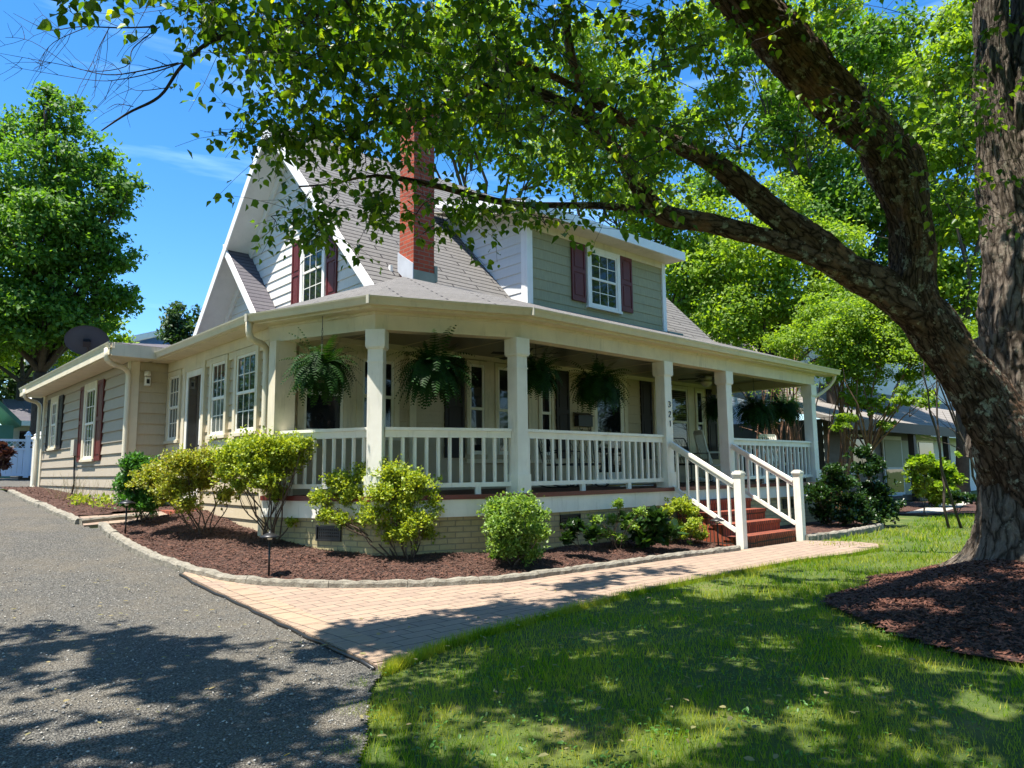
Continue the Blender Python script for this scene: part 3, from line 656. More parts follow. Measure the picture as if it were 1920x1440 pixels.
# roofs
E = [tuple(q) for q in offset_line(QL, .36)]; ze = 3.37
W1 = (6.75, 10.0, 4.48); W0 = (6.75, 14.5, 4.72)
rf = MB()
def facet(*pts):
    pts = [np.array(q, float) for q in pts]
    if np.cross(pts[1]-pts[0], pts[2]-pts[0])[2] < 0: pts = pts[::-1]
    rf.slab(pts, .045)
facet((*E[0], ze), (*E[1], ze), W1, W0); facet((*E[1], ze), (*E[2], ze), W1); facet((*E[2], ze), (*E[3], ze), W1)
facet((*E[3], ze), (*E[4], ze), (16.64, 10.15, 4.52), W1); facet((*E[4], ze), (17.0, 10.1, ze), (16.64, 10.15, 4.5))
rf.build('porch_roof', M['shingle'], house)
# wing roof: low hip
rf = MB(); wx = 3.22; facet((wx, 13.82, 3.47), (wx, 22.7, 3.47), (6.7, 22.7, 4.0), (6.7, 16.5, 4.0)); facet((wx, 13.82, 3.47), (4.9, 13.82, 3.47), (6.7, 15.4, 3.95), (6.7, 16.5, 4.0))
rf.build('wing_roof', M['shingle_dark'], house)
gutter([(3.17, 22.7), (3.17, 13.78)], 3.475); 
MB().box(3.25, 3.69, 14.35, 22.7, 3.25, 3.27).build('wing_soffit', M['trim'], house)
MB().box(3.25, 3.98, 13.82, 14.345, 3.25, 3.268).build('wing_soffit', M['trim'], house)
MB().box(3.24, 4.75, 13.79, 13.82, 3.24, 3.46).build('wing_fascia', M['trim'], house); MB().box(3.21, 3.245, 13.83, 22.7, 3.26, 3.46).build('wing_fascia', M['trim'], house)
# main roof: two steep slabs with thick white rakes
XL, XR = 6.06, 16.64; th = .10
rf = MB(); yf = 9.62; yb = 18.6
rf.slab([(XL, yf, zroof(yf)), (XR, yf, zroof(yf)), (XR, YR, ZR), (XL, YR, ZR)], th); rf.slab([(XR, yb, zroof(yb)), (XL, yb, zroof(yb)), (XL, YR, ZR), (XR, YR, ZR)], th)
rf.build('main_roof', M['shingle'], house)
for x in (XL, XR):
    x0, x1 = (x-.03, x) if x == XL else (x, x+.03)
    for ya, yb_ in ((yf-.02, YR), (yb, YR)):
        za, zb = zroof(ya)-.02, ZR-.02
        MB().add([(x0, ya, za), (x1, ya, za), (x1, YR, zb), (x0, YR, zb), (x0, ya, za-.26), (x1, ya, za-.26), (x1, YR, zb-.26), (x0, YR, zb-.26)],
               [(0, 1, 2, 3), (7, 6, 5, 4), (0, 3, 7, 4), (1, 5, 6, 2), (0, 4, 5, 1), (3, 2, 6, 7)]).build('rake_board', M['whitetrim'], house)
sf = MB()
for xa, xb in ((XL, 6.66), (16.29, XR)):
    for ya in (yf, yb): 
        q = [(xa, ya, zroof(ya)-th-.03), (xb, ya, zroof(ya)-th-.03), (xb, YR, ZR-th-.03), (xa, YR, ZR-th-.03)]
        MB().slab(q if ya == yf else q[::-1], .02).build('rake_soffit', M['whitetrim'], house)
for s_ in (-1, 1):
    ya = YR+s_*4.3; m = MB(); A = lambda x, y, o: (x, y, zroof(y)-.12-o)
    m.add([A(6.6, ya, .3), A(6.6, YR, .3), A(6.6, YR, 0), A(6.6, ya, 0), A(6.645, ya, .3), A(6.645, YR, .3), A(6.645, YR, 0), A(6.645, ya, 0)], [(0, 1, 2, 3), (7, 6, 5, 4), (0, 4, 5, 1), (2, 6, 7, 3), (0, 3, 7, 4)]); m.build('gable_frieze', M['whitetrim'], house)
# boxed eave return at the rake foot
MB().add([(XL-.03, 9.60, 4.14), (XL-.03, 10.05, 4.14), (7.2, 10.05, 4.3), (7.2, 9.60, 4.3), (XL-.03, 9.60, 4.02), (XL-.03, 10.1, 4.1), (7.2, 10.1, 4.25), (7.2, 9.60, 4.2)],
         [(0, 1, 2, 3), (7, 6, 5, 4), (0, 3, 7, 4), (0, 4, 5, 1), (1, 5, 6, 2), (2, 6, 7, 3)]).build('eave_return', M['trim'], house)
# small gable roof nested in the big one
sg = MB(); sy, sz = 16.38, 6.42; fy = 14.5; s2 = 1.04
sg.slab([(6.10, fy, sz-(sy-fy)*s2), (6.66, fy, sz-(sy-fy)*s2), (6.66, sy, sz), (6.10, sy, sz)], .06); sg.build('small_gable_roof', M['shingle_dark'], house)
sg = MB(); za = sz-(sy-fy)*s2; sg.add([(6.05, fy, za+.03), (6.10, fy, za+.03), (6.10, sy+.05, sz+.06), (6.05, sy+.05, sz+.06), (6.05, fy, za-.16), (6.10, fy, za-.16), (6.10, sy+.05, sz-.12), (6.05, sy+.05, sz-.12)],
       [(0, 1, 2, 3), (7, 6, 5, 4), (0, 3, 7, 4), (1, 5, 6, 2), (0, 4, 5, 1), (3, 2, 6, 7)]); sg.build('rake_board', M['whitetrim'], house)
sg = MB(); sg.slab([(6.10, fy, za-.09), (6.64, fy, za-.09), (6.64, sy, sz-.09), (6.10, sy, sz-.09)], .015); sg.build('rake_soffit', M['whitetrim'], house)
# chimney
mb = MB(); mb.box(6.75, 7.18, 9.72, 10.14, 4.30, 7.25); mb.box(6.72, 7.21, 9.69, 10.17, 7.25, 7.33); mb.box(6.69, 7.24, 9.66, 10.20, 7.33, 7.48)
ch = mb.build('chimney', M['brick'], house)
MB().box(6.742, 7.19, 9.70, 9.718, 4.25, 4.54).build('front_flashing', M['leadgreen'], ch)
MB().add([(6.74, 9.70, 4.2), (6.74, 10.16, 4.6), (6.74, 10.16, 4.93), (6.74, 9.70, 4.64), (6.725, 9.70, 4.2), (6.725, 10.16, 4.6), (6.725, 10.16, 4.93), (6.725, 9.70, 4.64)],
         [(0, 1, 2, 3), (7, 6, 5, 4), (3, 2, 6, 7), (0, 3, 7, 4)]).build('side_flashing', M['lead'], ch)
MB().box(7.183, 7.24, 9.70, 9.98, 4.40, 4.68).build('side_flashing', M['leadgreen'], ch)
# dormer
DX0, DX1 = 9.38, 13.86; dzt = 5.96
zd = lambda y: 6.20+.29*(y-9.22)
wl = MB(); siding(wl, (DX0, 9.7), (1, 0), (0, -1), DX1-DX0, 4.28, dzt, .205, lap=.014); wl.build('dormer_front_wall', M['siding_dormer'], house)
wl = MB()
yend = lambda z: 9.7+max(0, (z-4.05)/SL)
siding(wl, (DX0, 9.7), (0, 1), (-1, 0), 3, 4.0, 6.75, .2, lambda z: (max(0, (z+.12-6.20)/.29+9.22-9.7), yend(z)-9.7+.15)); wl.build('dormer_side_wall', M['siding_dormer_side'], house); wl = MB(); siding(wl, (DX1, 9.7), (0, 1), (1, 0), 3, 4.0, 6.75, .2, lambda z: (max(0, (z+.12-6.20)/.29+9.22-9.7), yend(z)-9.7+.15))
wl.build('dormer_side_wall', M['siding_dormer_side'], house)
rf = MB(); rf.slab([(8.90, 9.22, zd(9.22)), (14.02, 9.22, zd(9.22)), (14.02, 12.35, zd(12.35)), (8.90, 12.35, zd(12.35))], .05); rf.build('dormer_roof', M['shingle'], house)
mb = MB(); mb.box(8.87, 14.05, 9.185, 9.225, 5.99, 6.19)
for x in (8.87, 14.02): mb.add([(x, 9.225, 5.99), (x+.03, 9.225, 5.99), (x+.03, 12.3, 5.99+.892), (x, 12.3, 5.99+.892), (x, 9.225, 6.15), (x+.03, 9.225, 6.15), (x+.03, 12.3, 6.15+.892), (x, 12.3, 6.15+.892)],
        [(0, 3, 2, 1), (4, 5, 6, 7), (0, 1, 5, 4), (1, 2, 6, 5), (3, 0, 4, 7)])
mb.build('dormer_fascia', M['whitetrim'], house)
mb = MB(); mb.slab([(8.90, 9.23, 6.01), (14.02, 9.23, 6.01), (14.02, 9.70, 6.03), (8.90, 9.70, 6.03)], .02)
mb.slab([(8.90, 9.70, 6.05), (9.36, 9.70, 6.05), (9.36, 12.2, 6.77), (8.90, 12.2, 6.77)], .02); mb.build('dormer_soffit', M['trim'], house)
MB().box(DX0, DX1, 9.662, 9.69, 5.86, 6.01).build('dormer_frieze', M['trim'], house)
mb = MB(); mb.box(DX0-.03, DX0+.12, 9.655, 9.70, 4.30, 6.0); mb.box(DX0-.035, DX0, 9.70, 9.82, 4.3, 6.0); mb.build('dormer_corner_board', M['whitetrim'], house); MB().box(DX1-.09, DX1+.035, 9.655, 9.74, 4.28, 5.99).build('dormer_corner_board', M['whitetrim'], house)
mb = MB(); mb.box(DX0, DX1+.02, 9.64, 9.70, 4.30, 4.355); mb.box(DX1+.04, DX1+.6, 9.60, 9.66, 4.26, 4.37); mb.build('dormer_base_flashing', M['leadgreen'], house)

# ---------------------------------------------------------------- windows, doors, shutters
def wframe(org, u, n):
    org, u, n = np.array(org, float), np.array([*u, 0.]), np.array([*n, 0.])
    return lambda s, o, z: org + u*s + n*o + np.array([0, 0, z])
def bar(m, f, s0, s1, z0, z1, o0, o1):
    a = f(s0, o0, z0); m.obox(a, f(s1, o0, z0)-a, f(s0, o1, z0)-a, f(s0, o0, z1)-a)
def window(f, s0, s1, z0, z1, cas=.09, mun=(3, 2), top=None, sill=True, trim='trim', glass='glass', gl2=None, both=True, frame='white', name='window'):
    """double-hung window: casing outside the s0..s1 x z0..z1 opening"""
    m = MB(); bar(m, f, s0-cas, s0, z0-.02, z1+cas, .0, .066); bar(m, f, s1, s1+cas, z0-.02, z1+cas, 0, .066); bar(m, f, s0, s1, z1, z1+cas, 0, .064)
    w_ = m.build(name, M[trim], house)
    if sill: m = MB(); bar(m, f, s0-cas-.02, s1+cas+.02, z0-.07, z0-.02, 0, .085); m.build('sill', M[trim], w_)
    m = MB(); bar(m, f, s0, s1, z0-.02, z0, 0, .06); zm = (z0+z1)/2
    fw = .045
    for (a, b, o) in ((zm-.02, z1, .050), (z0, zm+.02, .044)):
        bar(m, f, s0, s0+fw, a, b, .012, o); bar(m, f, s1-fw, s1, a, b, .012, o); bar(m, f, s0+fw, s1-fw, b-fw, b, .012, o); bar(m, f, s0+fw, s1-fw, a, a+fw, .012, o)
        if mun and (both or a > z0):
            for k in range(1, mun[0]): x = s0+fw+(s1-s0-2*fw)*k/mun[0]; bar(m, f, x-.008, x+.008, a+fw, b-fw, .016, o-.006)
            for k in range(1, mun[1]): z = a+fw+(b-a-2*fw)*k/mun[1]; bar(m, f, s0+fw, s1-fw, z-.008, z+.008, .016, o-.008)
    m.build('sash', M[frame], w_)
    m = MB(); bar(m, f, s0+.01, s1-.01, zm, z1-.01, .010, .034); m.build('pane', M[glass], w_)
    m = MB(); bar(m, f, s0+.01, s1-.01, z0+.01, zm, .008, .032); m.build('pane', M[gl2 or glass], w_)
    return w_
def shutter(f, s0, s1, z0, z1, mat='shutter'):
    m = MB(); bar(m, f, s0, s1, z0, z1, .018, .037); st_ = .05
    bar(m, f, s0, s0+st_, z0, z1, .036, .052); bar(m, f, s1-st_, s1, z0, z1, .036, .052)
    zm = z0+(z1-z0)*.52
    for a, b in ((z0, z0+.09), (zm-.04, zm+.04), (z1-.08, z1)): bar(m, f, s0+st_, s1-st_, a, b, .036, .052)
    for a, b in ((z0+.13, zm-.08), (zm+.08, z1-.12)): bar(m, f, s0+st_+.035, s1-st_-.035, a, b, .0355, .047)
    return m.build('shutter', M[mat], house)
fp = wframe((0, 9.7, 0), (1, 0), (0, -1))           # porch wall: s = x
m = MB(); bar(m, fp, 4.62, 6.53, 1.66, 1.74, .0, .06); bar(m, fp, 4.62, 6.53, 2.98, 3.14, 0, .04); bar(m, fp, 5.5, 5.72, 1.74, 2.98, 0, .045); m.build('window_surround', M['trim'], house)
window(fp, 4.80, 5.44, 1.76, 2.90, .10, (3, 2), both=False, sill=False); window(fp, 5.76, 6.34, 1.76, 2.92, .10, None, sill=False)
def triple(x0, ws, z0, z1, bl=False):
    m = MB(); (a1, b1), (a2, b2), (a3, b3) = ws
    bar(m, fp, b1+.07, a2-.07, z0-.1, z1+.09, 0, .04); bar(m, fp, b2+.07, a3-.07, z0-.1, z1+.09, 0, .04); bar(m, fp, a1-.1, b3+.14, z0-.17, z0-.10, 0, .10); m.build('window_surround', M['trim'], house)
    for i, (a, b) in enumerate(ws): window(fp, a, b, z0, z1, .065, None, sill=False, glass='glassblind' if bl and i == 1 else 'glass')
triple(7.8, ((7.90, 8.24), (8.56, 9.32), (9.66, 9.94)), 1.47, 3.04); triple(13.2, ((13.32, 13.62), (13.93, 14.60), (14.98, 15.26)), 1.47, 3.04, True)
shutter(fp, 7.37, 7.79, 1.39, 3.16, 'shutter_shaded'); shutter(fp, 10.10, 10.47, 1.39, 3.16, 'shutter_shaded'); shutter(fp, 12.80, 13.2, 1.39, 3.14, 'shutter_shaded'); shutter(fp, 15.46, 15.86, 1.39, 3.14, 'shutter_shaded')
def door(f, s0, s1, z0, z1, glass='glass'):
    m = MB(); bar(m, f, s0-.11, s0, z0, z1+.11, 0, .07); bar(m, f, s1, s1+.11, z0, z1+.11, 0, .07); bar(m, f, s0, s1, z1, z1+.11, 0, .068); d = m.build('door', M['trim'], house)
    m = MB(); fw = .11; bar(m, f, s0, s0+fw, z0, z1, .01, .05); bar(m, f, s1-fw, s1, z0, z1, .01, .05); bar(m, f, s0+fw, s1-fw, z1-fw, z1, .01, .05); bar(m, f, s0+fw, s1-fw, z0, z0+.25, .01, .05); m.build('storm_frame', M['white'], d)
    m = MB(); bar(m, f, s0+.1, s1-.1, z0+.24, z1-.1, .008, .034); m.build('door_glass', M[glass], d)
    m = MB(); zz = z0+1.02; sx = s1-.055; bar(m, f, sx-.02, sx+.02, zz-.09, zz+.09, .04, .05); bar(m, f, sx-.035, sx+.012, zz-.01, zz+.015, .05, .085); m.build('handle', M['black'], d)
    return d
door(fp, 11.20, 12.18, .86, 3.0)
fl = wframe((4.4, 0, 0), (0, -1), (-1, 0))          # left facade: s = -y
m = MB(); bar(m, fl, -14.33, -9.9, 2.96, 3.1, .0, .044); bar(m, fl, -14.33, -13.5, 1.55, 1.72, 0, .04); bar(m, fl, -12.2, -10.0, 1.50, 1.70, 0, .04); bar(m, fl, -13.52, -13.44, .4, 3.0, 0, .05); m.build('window_surround', M['trim'], house)
window(fl, -11.03, -10.30, 1.80, 2.98, .09, (3, 2), glass='glass'); window(fl, -12.06, -11.48, 1.80, 2.98, .09, (3, 2), gl2='curtain'); window(fl, -14.22, -13.68, 1.80, 2.98, .09, (3, 2), glass='curtain')
door(fl, -13.32, -12.48, .62, 2.98)
m = MB(); m.box(3.75, 4.38, 12.45, 13.35, .25, .40); m.box(3.98, 4.38, 12.45, 13.35, .40, .56); m.build('side_steps', M['stepbrick'], house)
fw_ = wframe((3.72, 0, 0), (0, -1), (-1, 0))        # wing wall
for a, b, z0 in ((-17.6, -16.62, 1.52), (-21.12, -20.34, 1.86)):
    window(fw_, a+.1, b-.1, z0, 2.98, .14, (3, 2), gl2='curtain')
    shutter(fw_, b+.06, b+.50, z0-.06, 3.1, 'shutter_shaded' if z0 > 1.8 else 'shutter'); shutter(fw_, a-.48, a-.05, z0-.06, 3.1, 'shutter_shaded' if z0 > 1.8 else 'shutter')
fg = wframe((6.65, 0, 0), (0, -1), (-1, 0))         # gable window
window(fg, -13.46, -12.62, 4.55, 5.92, .10, (3, 2), trim='whitetrim'); shutter(fg, -13.98, -13.60, 4.5, 6.03); shutter(fg, -12.48, -12.08, 4.5, 6.0)
fd = wframe((0, 9.7, 0), (1, 0), (0, -1))
window(fd, 11.20, 12.08, 4.60, 5.76, .10, (3, 2), trim='white'); shutter(fd, 10.63, 11.05, 4.62, 5.86); shutter(fd, 12.22, 12.62, 4.62, 5.86)
# downspouts
def downspout(pts, w_=.095, nm='downspout'):
    m = MB(); m.tube(pts, w_/2, 10); o = m.build(nm, M['gutter'], house, True)
    return o
def elbow(top, wall, zb, foot=None):
    t, w2 = np.array(top, float), np.array(wall, float); pts = [t]
    for k in range(1, 13):
        f = k/12; pts.append(np.array([t[0]+(w2[0]-t[0])*sm(.05, .95, f), t[1]+(w2[1]-t[1])*sm(.05, .95, f), t[2]-.10-.34*f-.045*math.sin(f*6.28)]))
    z = pts[-1][2]
    while z > zb+.15: z -= .5; pts.append(np.array([w2[0], w2[1], max(z, zb+.12)]))
    if foot is not None: pts += [np.array([w2[0]+foot[0]*.3, w2[1]+foot[1]*.3, zb+.05]), np.array([w2[0]+foot[0], w2[1]+foot[1], zb+.03])]
    dd = downspout(pts); m = MB()
    for i in range(2, 12): m.tube([pts[i]-(pts[i]-pts[i-1])*.12, pts[i]+(pts[i+1]-pts[i])*.12], .0505, 10)
    m.build('elbow_ribs', M['gutter'], dd, True)
g0 = offset_line(QL, .38)[1]
elbow((g0[0]+.02, g0[1]+.05, 3.28), (4.31, 9.86, 0), .15, (-.35, -.2)); elbow((3.20, 13.95, 3.38), (3.65, 14.28, 0), .5, (-.1, -.4)); elbow((3.20, 21.9, 3.38), (3.62, 22.35, 0), .75, (-.5, -.2))
m = MB(); m.tube([(16.55, 6.95, 3.3), (16.55, 7.0, 3.15), (16.5, 7.1, 3.0), (16.3, 7.2, 2.85), (16.0, 7.28, 2.72), (15.93, 7.29, 2.5), (15.93, 7.29, .2)], .04, 10); m.build('downspout', M['gutter'], house, True)
# meter box and cable on the wing
m = MB(); m.box(3.60, 3.71, 18.05, 18.35, 1.60, 1.95); mbx = m.build('meter_box', M['palewall'], house)
m = MB(); m.tube([(3.66, 18.2, 1.6), (3.67, 18.22, 1.3), (3.67, 18.15, 1.0), (3.66, 18.25, .75), (3.64, 18.2, .6)], .018, 6); m.build('cable', M['black'], mbx)
# ---------------------------------------------------------------- leaf builders (numpy)
def unit(v): return v/np.maximum(np.linalg.norm(v, axis=1, keepdims=True), 1e-9)
def leaf_mesh(name, C_, D_, S_, mat, parent, shape='broad', nrm=None, w=.8, fold=.25, smooth=False):
    """C_ stalk points, D_ tip directions, S_ lengths. Each leaf is a folded blade."""
    n = len(C_); D_ = unit(D_)
    r = nr.normal(0, 1, (n, 3)) if nrm is None else nrm + nr.normal(0, .45, (n, 3))
    U = unit(np.cross(D_, r)); Nn = np.cross(U, D_)
    if shape == 'broad': prof = [(0, .0, 0), (.12, .36, .5), (.45, .46, 1), (.78, .22, .6), (1.12, 0, -.6)]
    elif shape == 'oval': prof = [(0, .0, 0), (.35, .30, 1), (.75, .26, 1), (1.0, 0, 0)]
    else: prof = [(0, 0, 0), (.5, .28, 1), (1., 0, 0)]
    L = [p for p in prof]; k = len(L)
    S = S_[:, None]
    mid = [C_ + D_*S*p[0] for p in (L[0], L[-1])]
    P0 = C_ + D_*S*L[0][0]; PT = C_ + D_*S*L[-1][0] + Nn*S*(L[-1][2]*.12)
    left = [C_ + D_*S*a + U*S*b*w + Nn*S*(fold*b*c) for a, b, c in L[1:-1]]; right = [C_ + D_*S*a - U*S*b*w + Nn*S*(fold*b*c) for a, b, c in L[1:-1]]
    V = np.stack([P0]+left+[PT]+right[::-1], 1); m = V.shape[1]
    if m == 4:
        F4 = np.arange(n*4).reshape(-1, 4); return mesh_np(name, V.reshape(-1, 3), F4, mat, parent, uv=False)
    h = (m-2)//2; base = np.arange(n)[:, None]*m
    Fa = base+np.array([0]+list(range(1, h+2))); Fb = base+np.array([0, h+1]+list(range(h+2, m)))
    if Fa.shape[1] == Fb.shape[1]: Fc = np.concatenate([Fa, Fb])
    return mesh_np(name, V.reshape(-1, 3), Fc, mat, parent, uv=False)
def curve(a, b, n=6, sag=.1, jit=.05, up0=None):
    a, b = np.array(a, float), np.array(b, float); L = np.linalg.norm(b-a); pts = []
    off = np.array([rnd.gauss(0, 1), rnd.gauss(0, 1), rnd.gauss(0, .6)])*L*jit
    for i in range(n+1):
        t = i/n; q = a+(b-a)*t + off*math.sin(math.pi*t) + np.array([0, 0, sag*L*math.sin(math.pi*t)])
        if 0 < i < n: q += np.array([rnd.gauss(0, 1) for _ in range(3)])*L*jit*.18
        pts.append(q)
    return pts

# ---------------------------------------------------------------- the big shade tree
troot = empty('shade_tree', (TREE[0], TREE[1], 0), 'huge old lichen-covered shade tree with a mulched base and limbs reaching over the lawn', 'tree')
def smooth_path(pts, sub=4):
    pts = [np.array(q, float) for q in pts]; out = []
    for i in range(len(pts)-1):
        p0, p1, p2, p3 = pts[max(i-1, 0)], pts[i], pts[i+1], pts[min(i+2, len(pts)-1)]
        for k in range(sub):
            t = k/sub; out.append(.5*((2*p1)+(-p0+p2)*t+(2*p0-5*p1+4*p2-p3)*t*t+(-p0+3*p1-3*p2+p3)*t**3))
    return out+[pts[-1]]
def limb(spec, name, mat, n=14, rough=.07, sub=5, parent=None):
    """spec: list of (px, py, depth, width_px)"""
    pts = [np.append(P(a, b, d), w_/2*d/F) for a, b, d, w_ in spec]
    sp = smooth_path([p for p in pts], sub); m = MB(); c = [q[:3] for q in sp]; r = [max(.004, q[3]) for q in sp]
    m.tube(c, r, n); v = np.array(m.v); k = len(c)
    cc = np.repeat(np.array(c), n, axis=0); rad = v-cc
    th = np.tile(np.arange(n)/n*2*np.pi, k); zz = np.repeat(np.cumsum([0]+[np.linalg.norm(c[i+1]-c[i]) for i in range(k-1)]), n)
    f = 1+rough*(np.sin(th*3+zz*2.1)+.7*np.sin(th*5-zz*4.3+1)+.6*np.sin(zz*7.7+th*2))+nr.normal(0, rough*.25, len(v))
    V_ = cc+rad*f[:, None]; return tubemesh(name, V_, k, n, [zz[i*n] for i in range(k)], r, mat, parent or troot, cc), c, r
_lat = nr.random((256, 256))
def vno(u, v, pu):
    iu = np.floor(u).astype(int); iv = np.floor(v).astype(int); fu = u-iu; fv = v-iv; fu = fu*fu*(3-2*fu); fv = fv*fv*(3-2*fv)
    g = lambda a, b: _lat[(a % pu) % 256, b % 256]
    return (g(iu, iv)*(1-fu)+g(iu+1, iv)*fu)*(1-fv)+(g(iu, iv+1)*(1-fu)+g(iu+1, iv+1)*fu)*fv
def tubemesh(name, V_, k, n, lens, radii, mat, parent, cen=None):
    V_ = np.array(V_, float)
    if max(radii) > .12:            # real furrowed bark relief
        M_ = 4 if n < 40 else 3; k2 = int(max(lens[-1]-lens[0], .1)/.022); n2 = n*M_ if n < 40 else 160
        A = V_.reshape(k, n, 3); C0 = (np.array(cen, float).reshape(k, n, 3)[:, :1] if cen is not None else A.mean(1, keepdims=True))
        tt = np.linspace(lens[0], lens[-1], k2); row = np.stack([[np.interp(tt, lens, A[:, j, c]) for c in range(3)] for j in range(n)], 0).transpose(2, 0, 1)
        Cn = np.stack([np.interp(tt, lens, C0[:, 0, c]) for c in range(3)], 1)[:, None]; rw = np.concatenate([row, row[:, :1]], 1); th = np.linspace(0, n, n2, endpoint=False); i0 = th.astype(int); f_ = (th-i0)[None, :, None]
        B = rw[:, i0]*(1-f_)+rw[:, i0+1]*f_; rd = np.linalg.norm(B-Cn, axis=2); dr = (B-Cn)/rd[..., None]
        sc_ = max(1, rd.mean()/.12); pu = max(8, int(round(14*sc_))); U_ = np.tile(np.arange(n2)/n2, (k2, 1)); Vv = np.tile(tt[:, None], (1, n2))
        w1 = vno(U_*pu, Vv*5, pu); u1 = U_*pu*2+w1*1.6; r1 = 1-np.abs(2*vno(u1, Vv*7+w1*2, pu*2)-1); r2 = vno(U_*pu*5, Vv*38, pu*5); kn = vno(U_*pu//1*0+U_*4, Vv*1.6, 4)
        amp = np.minimum(.024, rd*.11); B = B+dr*((1-r1**2)*amp+(r2-.5)*amp*.5+(kn-.5)*rd*.12)[..., None]
        V_ = B.reshape(-1, 3); k, n, lens = k2, n2, list(tt)
    fs = []; uv_ = []; rm = max(radii)
    for i in range(k-1):
        for j in range(n):
            fs.append((i*n+j, i*n+(j+1) % n, (i+1)*n+(j+1) % n, (i+1)*n+j)); cu = 2*math.pi*rm/n*.8
            uv_ += [(j*cu, lens[i]), ((j+1)*cu, lens[i]), ((j+1)*cu, lens[i+1]), (j*cu, lens[i+1])]
    return mesh_np(name, V_, fs, mat, parent, True, luv=uv_)
SK = []   # skeleton points to grow from
def addsk(c, r, lo=0):
    for i, q in enumerate(c):
        if i >= lo: SK.append((np.array(q), r[i]))
# root flare + trunk: real trunk from the ground
prof = [(z_, float(np.interp(z_, [-.15, 0, .12, .35, .8, 1.4, 2.0, 2.5], [.95, .80, .68, .60, .55, .54, .54, .55]))) for z_ in np.linspace(-.15, 2.5, 60)]
n = 64; vs = []
for z, r_ in prof:
    for k in range(n):
        th = 2*math.pi*k/n; fl = 1+(.16*math.sin(th*5+.6)+.10*math.sin(th*3+2))*max(0, 1-z/1.0)*.9+.03*math.sin(th*7+z*1.2)+.025*math.sin(th*4-z*2)+rnd.gauss(0, .008)
        vs.append((TREE[0]+r_*fl*math.cos(th)+.02*z, TREE[1]+r_*fl*math.sin(th), z+.06))
# subdivide vertically for bark relief
tubemesh('trunk', vs, len(prof), n, [p_[0] for p_ in prof], [.56]*len(prof), M['bark'], troot)
dT = float((np.array([TREE[0], TREE[1], 1.5])-CAMP)@FW)
# rear stem (upright) and leaning fork
_, c, r = limb([(1940, 860, dT+.1, 190), (1935, 700, dT+.15, 175), (1925, 560, dT+.2, 155), (1918, 430, dT+.3, 135), (1885, 320, dT+.4, 82), (1866, 220, dT+.45, 60), (1858, 100, dT+.5, 54), (1850, -60, dT+.6, 48), (1840, -400, dT+.8, 35)], 'stem', M['bark'], 24); addsk(c, r, 18)
_, c, r = limb([(1925, 470, dT+.3, 100), (1925, 330, dT+.35, 84), (1930, 200, dT+.4, 74), (1935, 60, dT+.5, 66), (1945, -150, dT+.7, 50)], 'stem', M['bark'], 18); addsk(c, r, 8)
_, c, r = limb([(1960, 960, dT-.05, 180), (1896, 840, dT-.2, 122), (1822, 720, dT-.35, 88), (1760, 628, dT-.5, 82), (1716, 556, dT-.6, 78), (1716, 480, dT-.7, 72), (1704, 400, dT-.8, 72), (1674, 312, dT-.9, 88), (1638, 258, dT-1, 78), (1560, 180, dT-1.1, 80), (1490, 100, dT-1.25, 84), (1415, 15, dT-1.4, 80), (1340, -70, dT-1.6, 78), (1200, -220, dT-1.9, 58), (1000, -400, dT-2.2, 40)], 'limb', M['barklimb'], 24); addsk(c, r, 45)
_, c, r = limb([(1745, 605, dT-.55, 68), (1650, 538, dT-.7, 62), (1590, 506, dT-.8, 57), (1530, 457, dT-.95, 50), (1460, 405, dT-1.1, 48), (1390, 345, dT-1.2, 42), (1330, 300, dT-1.3, 36), (1250, 262, dT-1.4, 26), (1150, 215, dT-1.5, 18), (1050, 150, dT-1.6, 12), (900, 90, dT-1.7, 7)], 'limb', M['barklimb'], 18); addsk(c, r, 18)
_, c, r = limb([(1600, 513, dT-.8, 48), (1530, 482, dT-.95, 38), (1430, 445, dT-1.1, 34), (1330, 418, dT-1.25, 32), (1245, 402, dT-1.4, 38), (1195, 345, dT-1.5, 28), (1160, 290, dT-1.55, 24), (1100, 225, dT-1.65, 22), (1040, 188, dT-1.75, 21), (970, 166, dT-1.85, 18), (890, 168, dT-1.95, 15), (820, 205, dT-2.05, 11), (720, 232, dT-2.15, 9), (620, 252, dT-2.2, 7), (540, 268, dT-2.3, 4)], 'limb', M['barklimb'], 16); addsk(c, r, 20)
_, c, r = limb([(1250, 405, dT-1.4, 20), (1150, 388, dT-1.5, 14), (1050, 385, dT-1.6, 12), (960, 382, dT-1.7, 12), (870, 362, dT-1.8, 12), (790, 342, dT-1.85, 11), (700, 330, dT-1.95, 6), (620, 345, dT-2.0, 4), (560, 350, dT-2.1, 3)], 'limb', M['barklimb'], 12); addsk(c, r, 6)
_, c, r = limb([(1120, 238, dT-1.62, 14), (1075, 120, dT-1.7, 17), (1060, 30, dT-1.75, 16), (1050, -60, dT-1.8, 14), (1000, -200, dT-1.9, 10)], 'limb', M['barklimb'], 10); addsk(c, r, 3)
_, c, r = limb([(1290, -140, dT-1.8, 55), (1000, -120, dT-2.2, 34), (800, -60, dT-2.5, 22), (640, 10, dT-2.7, 12), (480, 60, dT-2.9, 9), (400, 75, dT-3.0, 7), (340, 125, dT-3.05, 6), (300, 180, dT-3.1, 5), (240, 212, dT-3.1, 4), (190, 245, dT-3.1, 2)], 'limb', M['twig'], 10, sub=6); addsk(c[:30], r[:30], 4)
_, c, r = limb([(1000, -400, dT-2.2, 38), (700, -500, dT-3.0, 32), (300, -500, dT-4, 24), (-100, -420, dT-4.6, 16)], 'limb', M['barklimb'], 10); addsk(c, r, 2)
